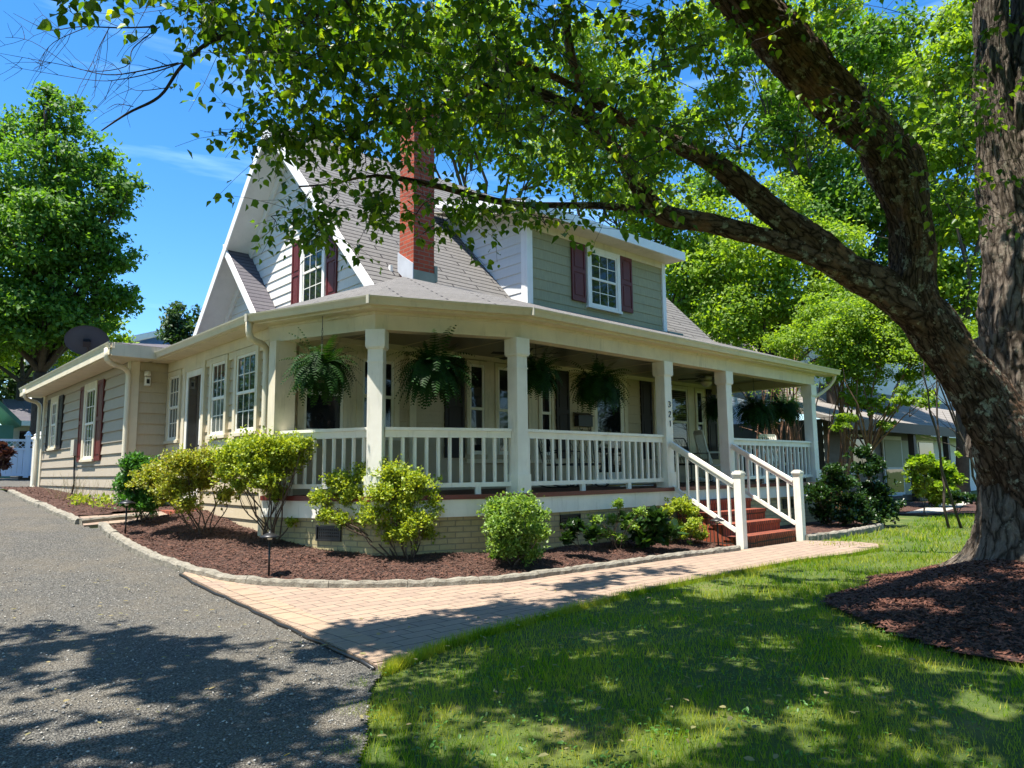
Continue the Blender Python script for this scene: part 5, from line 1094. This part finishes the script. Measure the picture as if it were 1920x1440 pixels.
# ---------------------------------------------------------------- lawn
def lawn_mesh():
    edge = [tuple(q[:2]) for q in edgeG]; wk = [tuple(q[:2]) for q in grassE]
    region = [tuple(q[:2]) for q in edgeG[:5]] + [(1.1, 1.9), (.9, -1.5), (60, -1.5), (60, 12), (34, 9.6), (27.5, 6.3), (19.5, 6.3), (15.8, 5.7), (12.3, 5.75), (11.5, 5.5), (11.2, 5.15)] + wk[::-1][:-1]
    parts_ = []
    for (d0, d1, dens, hgt, wd) in ((1.5, 4.5, 5200, .045, .0036), (4.5, 7.5, 3000, .045, .005), (7.5, 12, 1300, .05, .009), (12, 30, 260, .06, .02)):
        a0, a1 = R(3), R(92); area = (a1-a0)/2*(d1**2-d0**2); n = int(area*dens)
        d = np.sqrt(nr.uniform(d0**2, d1**2, n)); a = nr.uniform(a0, a1, n); x, y = d*np.sin(a), d*np.cos(a)
        jx, jy = x+nr.normal(0, .02, n), y+nr.normal(0, .02, n)
        patch = .5+.5*np.sin(x*2.3+1.7*np.sin(y*1.9))*np.sin(y*2.7+np.sin(x*1.1)*2)
        k = inpoly(jx, jy, region) & ~inm(x, y) & (nr.uniform(0, 1, n) < .4+.6*patch) & (np.hypot((x-25.5)/5, (y-7.4)/2.2) > 1)
        v = np.stack([x-.3*y, y], 1)
        parts_.append((x[k], y[k], np.full(k.sum(), hgt), np.full(k.sum(), wd), patch[k]))
    # ragged tufts creeping onto the gravel and the paver edge
    n = 5200; t = nr.uniform(0, 1, n); i = nr.integers(0, 5, n); e = np.array([q[:2] for q in edgeG]); q = e[i]+(e[np.minimum(i+1, 6)]-e[i])*t[:, None]; q = q-np.abs(nr.normal(0, .10, (n, 1)))*np.array([1, .1]); cl = np.sin(q[:, 1]*13)+np.sin(q[:, 0]*17+q[:, 1]*5) > .1; q = q[cl]
    parts_.append((q[:, 0], q[:, 1], np.full(len(q), .035), np.full(len(q), .004), np.full(len(q), .5)))
    e = np.array([q[:2] for q in grassE]); n = 9000; i = nr.integers(0, len(e)-1, n); t = nr.uniform(0, 1, n); q = e[i]+(e[i+1]-e[i])*t[:, None]+nr.normal(0, .018, (n, 2))+np.array([0, -.015])
    parts_.append((q[:, 0], q[:, 1], np.full(n, .06), np.full(n, .005), np.full(n, .8)))
    x, y, hg, wd, pt = (np.concatenate(c) for c in zip(*parts_)); n = len(x); z = H(x, y)-.02
    a = nr.uniform(0, 2*np.pi, n); L = hg*nr.uniform(.4, 1.5, n)*(.55+.85*pt); ln = nr.uniform(.1, .75, n); b = nr.uniform(0, 2*np.pi, n)
    W = np.stack([np.cos(a), np.sin(a), 0*a], 1)*wd[:, None]*nr.uniform(.7, 1.4, (n, 1)); O = np.stack([x, y, z], 1); lean = np.stack([np.cos(b)*ln, np.sin(b)*ln, np.ones(n)], 1)*L[:, None]
    V = np.stack([O-W/2, O+W/2, O+lean], 1).reshape(-1, 3)
    tag(mesh_np('lawn_grass', V, np.arange(n*3).reshape(-1, 3), M['grass'], uv=False), kind='stuff')
    # clover and plantain leaves
    n = 5200; d = nr.uniform(2, 7, n)**1.; a = nr.uniform(R(15), R(75), n); cx = np.repeat(d[::8]*np.sin(a[::8]), 8)[:n]+nr.normal(0, .06, n); cyy = np.repeat(d[::8]*np.cos(a[::8]), 8)[:n]+nr.normal(0, .06, n)
    k = inpoly(cx, cyy, region) & ~inm(cx, cyy); cx, cyy = cx[k], cyy[k]; n = len(cx); C_ = np.stack([cx, cyy, H(cx, cyy)+nr.uniform(.0, .03, n)], 1); D_ = nr.normal(0, 1, (n, 3)); D_[:, 2] = np.abs(D_[:, 2])*.4
    tag(leaf_mesh('clover', C_, D_, nr.uniform(.014, .032, n), M['weed'], None, 'oval', np.tile([0, 0, 2.], (n, 1))), kind='stuff')
lawn_mesh()
# ---------------------------------------------------------------- things on and around the porch
def fern_mesh():
    nf = 260; Vs = []; Fs = []; b = 0
    for i in range(nf):
        a = rnd.uniform(0, 2*math.pi); e0 = rnd.uniform(-.5, 1.4); L = rnd.uniform(.26, .62); dr = np.array([math.cos(a), math.sin(a), 0]); steps = 15; dr_ = rnd.choice([.09, .13, .2, .26])
        p = np.array([math.cos(a)*.08, math.sin(a)*.08, .0]); v = dr*math.cos(e0)+np.array([0, 0, math.sin(e0)]); pts = [p]
        for s_ in range(steps): v = v+np.array([0, 0, -dr_]); v /= np.linalg.norm(v); p = p+v*L/steps; pts.append(p)
        sd = np.array([-dr[1], dr[0], 0]); sd = sd+np.array([0, 0, rnd.uniform(-.3, .3)])
        for s_ in range(1, steps):
            w_ = .052*math.sin(math.pi*min(1, (s_+2)/(steps+2)))+.008; t = pts[s_+1]-pts[s_]; t /= np.linalg.norm(t)
            for sg in (-1, 1):
                o = pts[s_]; tip = o+sd*sg*w_+t*w_*.35+np.array([0, 0, -w_*.2]); h_ = t*.0095
                Vs += [o-h_, o+h_, tip+h_*.5, tip-h_*.5]; Fs.append((b, b+1, b+2, b+3)); b += 4
    return np.array(Vs), np.array(Fs)
FV, FF = fern_mesh()
def hanging_fern(pos, ceil, label, proto=None, rot=0., s_=1.):
    x, y, z = pos
    if proto is None:
        root = empty('hanging_fern', pos, label, 'hanging plant', 'ferns hanging from the porch ceiling')
        mesh_np('fronds', FV+np.array(pos), FF, M['fern'], root, uv=False)
        MB().lathe((x, y, z-.20), [(.07, 0), (.10, .04), (.13, .12), (.14, .19), (.145, .20), (.12, .20)], 16).build('pot', M['terracotta'], root, True)
        m = MB(); H0 = ceil-z
        for k in range(3):
            a = k*2.094; m.tube([(x+.13*math.cos(a), y+.13*math.sin(a), z), (x, y, z+.30)], .004, 4)
        nl = 7
        for k in range(nl): 
            z0 = z+.30+k*.03; m.tube([(x+(.009 if k % 2 else 0), y+(0 if k % 2 else .009), z0), (x+(.009 if k % 2 else 0), y+(0 if k % 2 else .009), z0+.034)], .0035, 4); m.tube([(x-(.009 if k % 2 else 0), y-(0 if k % 2 else .009), z0), (x-(.009 if k % 2 else 0), y-(0 if k % 2 else .009), z0+.034)], .0035, 4)
        m.tube([(x, y, z+.5), (x, y, ceil)], .005, 5); m.build('chain', M['black'], root)
        return root
    r = proto.copy(); COL.objects.link(r); r.location = pos; r['label'] = label; r.rotation_euler = (0, 0, rot); r.scale = (s_,)*3
    for ch in proto.children: c = ch.copy(); COL.objects.link(c); c.parent = r
    return r
yf_ = 7.75
def at(px, py, y): q = PY(px, py, y); return (float(q[0]), float(y), float(q[2]))
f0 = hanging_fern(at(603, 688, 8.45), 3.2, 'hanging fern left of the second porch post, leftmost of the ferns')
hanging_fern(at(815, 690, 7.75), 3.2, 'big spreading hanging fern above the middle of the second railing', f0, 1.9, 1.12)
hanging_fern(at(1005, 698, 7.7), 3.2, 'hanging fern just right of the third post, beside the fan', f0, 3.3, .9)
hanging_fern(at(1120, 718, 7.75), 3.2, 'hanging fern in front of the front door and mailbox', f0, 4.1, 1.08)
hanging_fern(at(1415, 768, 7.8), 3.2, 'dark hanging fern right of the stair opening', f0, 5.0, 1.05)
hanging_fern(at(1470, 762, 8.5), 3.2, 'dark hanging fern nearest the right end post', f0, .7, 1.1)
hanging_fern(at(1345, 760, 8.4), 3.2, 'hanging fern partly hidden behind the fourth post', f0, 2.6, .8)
def fan(pos, label, rot):
    x, y, z = pos; root = empty('ceiling_fan', pos, label, 'ceiling fan', 'porch ceiling fans')
    MB().lathe((x, y, z), [(.02, .26), (.07, .25), (.075, .20), (.025, .19), (.02, .14), (.10, .13), (.13, .10), (.13, .05), (.09, .02), (.03, .01)][::-1], 20).build('motor', M['palewall'], root, True)
    for k in range(5):
        a = rot+k*2*math.pi/5; u = np.array([math.cos(a), math.sin(a), 0]); v = np.array([-u[1], u[0], .12]); c = np.array([x, y, z+.06]); m = MB()
        m.beam(c+u*.10, c+u*.2, .03, .008); m.obox(c+u*.18-v*.055, u*.42, v*.11, (0, 0, .007)); m.build('blade', M['darkbrown'], root)
    MB().lathe((x, y, z-.13), [(.01, 0), (.06, .012), (.10, .045), (.125, .09), (.125, .12), (.06, .14)], 20).build('lamp_bowl', M['glasslamp'], root, True)
fan(at(985, 672, 8.5), 'ceiling fan with a pale bowl behind the third porch post', .3); fan(at(1324, 715, 8.6), 'ceiling fan with dark blades above the stair opening', .9)
# mailbox
q = np.array([10.84, 9.66, 2.0]); root = empty('mailbox', q, 'black wall mailbox beside the front door', 'mailbox'); m = MB()
m.box(10.62, 11.04, 9.55, 9.67, 2.03, 2.24); m.build('box_body', M['black'], root); m = MB(); m.add([(10.60, 9.53, 2.235), (11.06, 9.53, 2.235), (11.06, 9.68, 2.30), (10.60, 9.68, 2.30), (10.60, 9.53, 2.25), (11.06, 9.53, 2.25), (11.06, 9.68, 2.315), (10.60, 9.68, 2.315)], [(0, 3, 2, 1), (4, 5, 6, 7), (0, 1, 5, 4), (2, 3, 7, 6), (1, 2, 6, 5), (3, 0, 4, 7)]); m.build('lid', M['black'], root)
m = MB()
for x in (10.70, 10.95): m.tube([(x, 9.60, 2.04), (x, 9.60, 1.97), (x, 9.55, 1.95), (x, 9.53, 1.98)], .008, 5)
m.build('newspaper_hook', M['black'], root)
# chairs
def iron_chair(x, y, rot, label):
    z = .85; root = empty('garden_chair', (x, y, z), label, 'chair', 'dark metal chairs on the porch'); c, s_ = math.cos(rot), math.sin(rot)
    W = lambda a, b, h_: (x+a*c-b*s_, y+a*s_+b*c, z+h_)      # a across, b depth (back +)
    m = MB(); m.tube([W(-.25, -.25, .42), W(.25, -.25, .42), W(.25, .22, .40), W(-.25, .22, .40), W(-.25, -.25, .42)], .012, 6)
    for k in range(7): m.tube([W(-.25+k*.083, -.25, .42), W(-.25+k*.083, .22, .40)], .006, 4)
    m.build('seat', M['black'], root)
    m = MB(); m.tube([W(-.25, .22, .40), W(-.26, .34, .85), W(-.2, .38, .98), W(.2, .38, .98), W(.26, .34, .85), W(.25, .22, .40)], .013, 6)
    for k in range(6):
        a = -.24+k*.09; m.tube([W(a, .24, .45), W(min(.25, a+.2), .37, .95)], .005, 4); m.tube([W(-a, .24, .45), W(max(-.25, -a-.2), .37, .95)], .005, 4)
    m.build('backrest', M['black'], root)
    for sx in (-.25, .25):
        for b in (-.25, .22): m = MB(); m.tube([W(sx, b, .42), W(sx*1.1, b*1.15, .03)], .012, 6); m.build('leg', M['black'], root)
        m = MB(); m.tube([W(sx, -.25, .42), W(sx*1.05, -.26, .64), W(sx*1.05, .05, .65), W(sx, .29, .62)], .011, 6); m.build('armrest', M['black'], root)
        m = MB(); m.tube([W(sx*1.1, -.36, .06), W(sx*1.1, -.2, .02), W(sx*1.1, .15, .02), W(sx*1.1, .4, .08)], .012, 6); m.build('rocker', M['black'], root)
a = at(1052, 860, 8.75); iron_chair(a[0], 8.75, .35, 'dark metal lattice chair behind the front railing left of the door mat')
a = at(1095, 860, 8.6); iron_chair(a[0], 8.55, -.5, 'dark metal lattice chair nearest the front door')
a = at(1298, 850, 8.7); iron_chair(a[0], 8.75, -.2, 'dark metal chair seen through the stair handrail')
def rocking_chair(x, y, rot, label):
    z = .86; root = empty('rocking_chair', (x, y, z), label, 'rocking chair'); c, s_ = math.cos(rot), math.sin(rot); W = lambda a, b, h_: (x+a*c-b*s_, y+a*s_+b*c, z+h_)
    m = MB()
    for k in range(6): m.beam(W(-.27, -.25+k*.09, .42-k*.01), W(.27, -.25+k*.09, .42-k*.01), .075, .018)
    m.build('seat', M['white'], root); m = MB()
    for k in range(7): m.beam(W(-.22+k*.073, .24, .42), W(-.22+k*.073, .45, 1.10), .05, .015, (0, 1, 0))
    m.beam(W(-.27, .46, 1.12), W(.27, .46, 1.12), .03, .10); m.beam(W(-.27, .27, .5), W(.27, .27, .5), .03, .06); m.build('backrest', M['white'], root)
    for sx in (-.28, .28):
        m = MB(); m.beam(W(sx, .24, .05), W(sx, .46, 1.14), .04, .04, (0, 1, 0)); m.build('leg', M['white'], root); m = MB(); m.beam(W(sx, -.26, .05), W(sx, -.26, .66), .045, .045, (0, 1, 0)); m.build('leg', M['white'], root)
        m = MB(); m.beam(W(sx, -.32, .67), W(sx, .36, .67), .10, .022); m.build('armrest', M['white'], root); m = MB(); m.tube([W(sx, -.45, .07), W(sx, -.2, .025), W(sx, .2, .02), W(sx, .6, .10)], .02, 6); m.build('rocker', M['white'], root)
a = at(1352, 850, 8.85); rocking_chair(a[0]-.1, 8.85, .9, 'white slatted rocking chair beside the post right of the stairs')
a = at(1465, 840, 8.7); rocking_chair(a[0], 8.7, -.3, 'white slatted rocking chair at the right end of the porch')
# door mat
root = empty('door_mat', (10.9, 8.5, .855), 'dark door mat with pale edge and a yellow stripe', 'mat'); MB().box(10.3, 11.3, 8.3, 8.95, .854, .868).build('mat_base', M['palewall'], root)
MB().box(10.38, 11.22, 8.5, 8.72, .869, .874).build('stripe', M['yellow'], root)
# path lights
def path_light(x, y, z, label, proto=None, h_=.46):
    if proto is None:
        root = empty('path_light', (x, y, z), label, 'path light', 'black path lights in the mulch bed')
        MB().lathe((x, y, z-.05), [(.012, 0), (.012, h_-.03)], 10).build('stake', M['black'], root, True)
        MB().lathe((x, y, z+h_-.075), [(.024, 0), (.028, .02), (.022, .05)], 12).build('lens', M['glasslamp'], root, True)
        MB().lathe((x, y, z+h_-.045), [(.115, 0), (.118, .004), (.08, .024), (.035, .042), (.012, .052), (.009, .066), (.003, .072)], 24).build('shade', M['black'], root, True)
        return root
    r = proto.copy(); COL.objects.link(r); r.location = (x, y, z); r['label'] = label
    for ch in proto.children: c = ch.copy(); COL.objects.link(c); c.parent = r
    return r
g1 = G(504, 1077, .07); pl = path_light(g1[0], g1[1], g1[2], 'black mushroom path light in the middle of the mulch bed'); g1 = G(235, 1000, .05); path_light(g1[0], g1[1], g1[2], 'black mushroom path light at the drive corner of the bed', pl)
g1 = G(1347, 1028, .03); path_light(g1[0], g1[1], g1[2], 'black path light in shade beside the brick steps', pl)
# security light on the wing wall
q = (3.97, 14.32, 2.98); root = empty('wall_light', q, 'small white wall light on the wing near the gutter', 'wall light')
MB().lathe((3.97, 14.29, 2.98), [(.055, 0), (.06, .03), (.055, .09), (.02, .10)], 14).build('mount', M['white'], root, True); MB().bevbox((3.97, 14.27, 2.80), (1, 0), .10, .09, .16, bev=.02).build('housing', M['white'], root); MB().box(3.945, 3.995, 14.215, 14.224, 2.84, 2.92).build('sensor', M['black'], root)
# satellite dish on the wing roof
def dish():
    c = np.array(PX(163, 640, 4.55)); base = np.array([4.75, c[1]+.25, 3.72]); root = empty('satellite_dish', base, 'dark grey satellite dish on the wing roof', 'satellite dish')
    ax = np.array([.52, .62, .50]); ax = -ax/np.linalg.norm(ax); ax = np.array([.15, .72, .66]); ax /= np.linalg.norm(ax)
    u = np.cross(ax, [0, 0, 1.]); u /= np.linalg.norm(u); v = np.cross(u, ax); m = MB(); vs = []; n = 28
    for r_ in (0.02, .17, .34, .49, .51):
        for k in range(n): th = 2*math.pi*k/n; vs.append(c+(u*math.cos(th)*1.05+v*math.sin(th)*.95)*r_+ax*(.22*r_*r_ if r_ < .5 else .22*r_*r_-.02))
    m.add(vs, [(i*n+k, i*n+(k+1) % n, (i+1)*n+(k+1) % n, (i+1)*n+k) for i in range(4) for k in range(n)]+[tuple(range(n))]); m.build('reflector', M['dish'], root, True)
    m = MB(); m.tube([base, base+np.array([0, 0, .5]), c-ax*.10], .03, 8); m.obox(c-ax*.16-u*.09-v*.09, u*.18, v*.18, ax*.12); m.tube([c-v*.5-ax*.02, c-v*.62+ax*.45], .015, 6); m.build('mount', M['black'], root)
    m = MB(); m.obox(c-v*.64+ax*.42-u*.05, u*.10, v*.09, ax*.12); m.build('feed_horn', M['palewall'], root)
dish()
# ---------------------------------------------------------------- fence at the end of the drive
def fence():
    root = empty('vinyl_fence', P(30, 893, 30), 'white vinyl fence with lattice top at the end of the drive', 'fence')
    y = 30.0; xs = [PY(px, 850, y)[0] for px in (-60, 50)]; zb = PY(30, 897, y)[2]+.02; zt = PY(30, 826, y)[2]; zl = PY(30, 843, y)[2]; x0, x1 = xs[0], PY(76, 850, y)[0]
    m = MB(); k = 0; x = x0
    while x < x1: m.box(x, min(x+.145, x1), y, y+.03, zb+.12, zl); x += .155
    m.build('board_panel', M['fence'], root); m = MB()
    for zz in (zb+.06, zl-.02, zt-.03): m.box(x0, x1, y-.02, y+.05, zz, zz+.08)
    m.build('rail', M['fence'], root); m = MB(); hh = zt-zl
    x = x0-hh
    while x < x1: 
        a = max(x, x0); m.beam((x, y+.01, zl), (x+hh, y+.01, zt), .012, .035, (0, 1, 0)); m.beam((x+hh, y+.02, zl), (x, y+.02, zt), .012, .035, (0, 1, 0)); x += .16
    m.build('lattice', M['fence'], root)
    for px, ht in ((51, 812), (-40, 812)):
        x = PY(px, 850, y)[0]; z2 = PY(px, ht, y)[2]; MB().box(x-.07, x+.07, y-.05, y+.09, zb, z2-.1).lathe((x, y+.02, z2-.1), [(.12, 0), (.12, .03), (.07, .07), (.075, .1), (.02, .17)], 4).build('post', M['fence'], root)
fence()
g1 = G(68, 914); root = empty('gate_post', g1, 'short thick white gate post behind the wing corner downspout', 'post')
MB().bevbox((g1[0], g1[1], g1[2]-.05), (1, 0), .26, .26, 1.35, bev=.01).build('post_shaft', M['white'], root); MB().lathe((g1[0], g1[1], g1[2]+1.3), [(.20, 0), (.20, .04), (.13, .07), (.14, .12), (.03, .22)], 4).build('post_cap', M['white'], root)
# ---------------------------------------------------------------- houses behind
def left_neighbours():
    y = 46.; A = lambda px, py, yy=y: PY(px, py, yy)
    root = empty('house', (*A(60, 895)[:2], 1.2), 'two-storey blue house with white trimmed dormer behind the wing', 'house'); x0 = A(58, 700)[0]; x1 = A(330, 700)[0]
    z0 = 1.0; z1 = A(80, 655 if False else 690)[2]
    MB().box(x0+.6, x1, y, y+9, z0, z1).build('wall', M['bluewall'], root); d0 = A(74, 690)[0]; zt = A(74, 694)[2]
    m = MB(); m.slab([(x0-.4, y-.7, z1+.35), (x1, y-.7, z1+3.2), (x1, y+9, z1+3.2), (x0-.4, y+9, z1+.35)], .35); m.build('roof', M['whitetrim'], root)
    m = MB(); m.add([(x0+.6, y-.02, z1), (x1, y-.02, z1), (x1, y-.02, z1+3.0), (x0+.6, y-.02, z1+.35)], [(0, 1, 2, 3)]); m.build('gable_wall', M['bluewall'], root)
    w_ = MB().box(x0+.55, x0+.85, y-.05, y, z0, z1+.35).build('corner_board', M['whitetrim'], root)
    zl = A(60, 770)[2]; m = MB(); m.slab([(A(22, 770)[0], y-2.5, zl), (x1, y-2.5, zl), (x1, y, zl+1.6), (A(34, 755)[0], y, zl+1.6)], .3); m.build('lower_roof', M['whitetrim'], root)
    for px in (56, 66): q = A(px, 773, y-.1); f = MB().box(q[0]-.3, q[0]+.3, y-.12, y-.05, q[2]-.5, q[2]+.4).build('window', M['whitetrim'], root); MB().box(q[0]-.2, q[0]+.2, y-.14, y-.13, q[2]-.35, q[2]+.28).build('pane', M['glass'], f)
    y2 = 38.; root = empty('garage', (*PY(50, 897, y2)[:2], 1.2), 'cream garage with dark blue-grey shingle roof beyond the fence', 'garage')
    xa, xb = PY(26, 800, y2)[0], PY(120, 800, y2)[0]; ze = PY(30, 790, y2)[2]; zr = PY(30, 767, y2+2.5)[2]
    MB().box(xa, xb, y2, y2+6, 1.0, ze).build('wall', M['palewall'], root); m = MB(); m.slab([(PY(16, 790, y2)[0], y2-.6, ze), (xb+1, y2-.6, ze), (xb+1, y2+3, zr+.5), (PY(2, 767, y2+3)[0], y2+3, zr+.5)], .12); m.build('roof', M['shingle_dark'], root)
    MB().box(PY(16, 790, y2)[0], xb+1, y2-.68, y2-.6, ze-.22, ze).build('fascia', M['whitetrim'], root)
    for a, b in ((34, 63), (70, 82)): MB().box(PY(a, 850, y2)[0], PY(b, 850, y2)[0], y2-.03, y2+.05, 1.05, PY(40, 808, y2)[2]).build('garage_opening', M['glass'], root)
    y3 = 34.; root = empty('shed', (*PY(0, 897, y3)[:2], 1.1), 'small green shed at the left edge beyond the fence', 'shed'); xa, xb = PY(-80, 800, y3)[0], PY(26, 800, y3)[0]
    MB().box(xa, xb, y3, y3+3, 1.0, PY(10, 797, y3)[2]).build('wall', M['greenwall'], root)
    zz = PY(20, 795, y3)[2]; MB().add([(xb+.2, y3-.3, zz-.1), (xb+.2, y3+3, zz-.1), (xa+1, y3+3, zz+.9), (xa+1, y3-.3, zz+.9), (xb+.2, y3-.3, zz+.1), (xb+.2, y3+3, zz+.1), (xa+1, y3+3, zz+1.1), (xa+1, y3-.3, zz+1.1)], [(0, 1, 2, 3), (7, 6, 5, 4), (0, 3, 7, 4), (0, 4, 5, 1)]).build('roof', M['greenwall'], root)
left_neighbours()
def right_neighbour():
    y = 11.; A = lambda px, py, yy=y: PY(px, py, yy)
    root = empty('house', (*A(1670, 930)[:2], -.1), 'white neighbouring house with grey roofs behind the crape myrtles', 'house')
    X = lambda px, py=850: float(A(px, py)[0]); Zz = lambda px, py, yy=y: float(A(px, py, yy)[2])
    xa, xb, xc = X(1545), X(1710), X(1900); ze = Zz(1700, 800)
    wl = MB(); siding(wl, (xa, y), (1, 0), (0, -1), xb-xa, -.1, ze, .3); wl.box(xa, xa+.02, y, y+9, -.1, ze); wl.build('dark_front_wall', M['darkbrown'], root)
    wl = MB(); siding(wl, (xb, y+.4), (1, 0), (0, -1), xc-xb, -.1, ze, .3); wl.build('front_wall', M['nbwall'], root)
    # porch roof, standing seam
    zp0 = Zz(1640, 790, y-1.5); m = MB(); m.slab([(xa-3, y-1.6, zp0), (xb+.2, y-1.6, zp0-.1), (xb+.2, y+2.5, zp0+1.3), (xa-3, y+2.5, zp0+1.3)], .15)
    zq = Zz(1760, 812, y-.6); m.slab([(xb-.3, y-.8, zq), (xc+2, y-.8, zq), (xc+2, y+3.5, zq+2.6), (xb-1.8, y+3.5, zq+2.6)], .12)
    # main steep roof and dormer
    zr = ze+.5; m.slab([(xa+1.0, y+2, zr+.4), (xc+3, y+2, zr+.4), (xc+3, y+7, zr+5.2), (xa+1.0, y+7, zr+5.2)], .2); m.build('roof', M['nbroof'], root)
    m = MB(); m.box(xa-3, xb+.2, y-1.66, y-1.6, zp0-.35, zp0+.02); m.build('dark_fascia', M['darkbrown'], root)
    m = MB(); m.box(xb-.3, xc+2, y-.86, y-.8, zq-.2, zq+.02); m.build('fascia', M['whitetrim'], root)
    # white gable end facing left
    m = MB(); m.add([(xa+1.3, y+2.2, ze-.2), (xa+1.3, y+12, ze-.2), (xa+1.3, y+7, zr+5.0)], [(0, 2, 1)]); siding(m, (xa+1.32, y+12), (0, -1), (-1, 0), 9.8, ze-.5, ze+1, .3); m.build('gable_wall', M['nbwall'], root)
    m = MB(); xd = X(1650); m.add([(xd, y+3, zr+1.2), (xd, y+7, zr+5.1), (xd, y+3, zr+5.1)], [(0, 1, 2)]); m.box(xd, xc+1, y+3, y+6, zr+1.0, zr+4.9); m.build('dormer', M['nbwall'], root)
    m = MB(); m.slab([(xd-.8, y+2.2, zr+4.8), (xc+2, y+2.2, zr+4.8), (xc+2, y+7, zr+5.6), (xd-.8, y+7, zr+5.6)], .25); m.build('dormer_roof', M['nbroof'], root)
    # dark timber posts, door, window
    for px in (1638, 1706): x = X(px); MB().box(x-.12, x+.12, y-1.5, y-1.3, -.1, zp0-.2).build('porch_post', M['darkbrown'], root)
    f = MB(); x0, x1 = X(1655), X(1686); zt = Zz(1670, 825); f.box(x0-.12, x1+.12, y-.08, y-.02, 0, zt+.15); d = f.build('door', M['nbwall'], root); MB().box(x0, x1, y-.1, y-.08, Zz(1670, 876), zt).build('door_panel', M['sage'], d); MB().box(x0, x1, y-.1, y-.08, .15, Zz(1670, 880)).build('door_glass', M['glass'], d)
    MB().box(x1+.14, X(1704), y-.07, y-.03, 0, zt).build('side_panel', M['sage'], root)
    f = MB(); x0, x1 = X(1590), X(1636); f.box(x0, x1, y-.07, y-.02, .9, Zz(1610, 815)); w_ = f.build('window', M['nbwall'], root); MB().box(x0+.2, x1-.2, y-.1, y-.07, 1.05, Zz(1610, 820)).build('pane', M['glass'], w_)
    f = MB(); x0, x1 = X(1735), X(1765); f.box(x0, x1, y+.3, y+.38, 1.2, Zz(1750, 826)); w_ = f.build('window', M['whitetrim'], root); MB().box(x0+.15, x1-.15, y+.27, y+.3, 1.3, Zz(1750, 830)).build('pane', M['glass'], w_)
    MB().box(X(1645, 925), X(1712, 925), y-1.8, y-.9, -.09, .12).build('step', M['concrete'], root)
right_neighbour()

# fallen leaves and twigs on the gravel, the walk and the lawn
n = 420; d = nr.uniform(2.2, 9, n); a = nr.uniform(R(5), R(72), n); x, y = d*np.sin(a), d*np.cos(a); k = (y < 5.6) | (x < 2.5); x, y = x[k], y[k]; n = len(x)
D_ = nr.normal(0, 1, (n, 3)); D_[:, 2] *= .12
tag(leaf_mesh('fallen_leaves', np.stack([x, y, H(x, y)+.03], 1), D_, nr.uniform(.025, .055, n), M['straw'], None, 'oval', np.tile([0, 0, 3.], (n, 1))), kind='stuff')
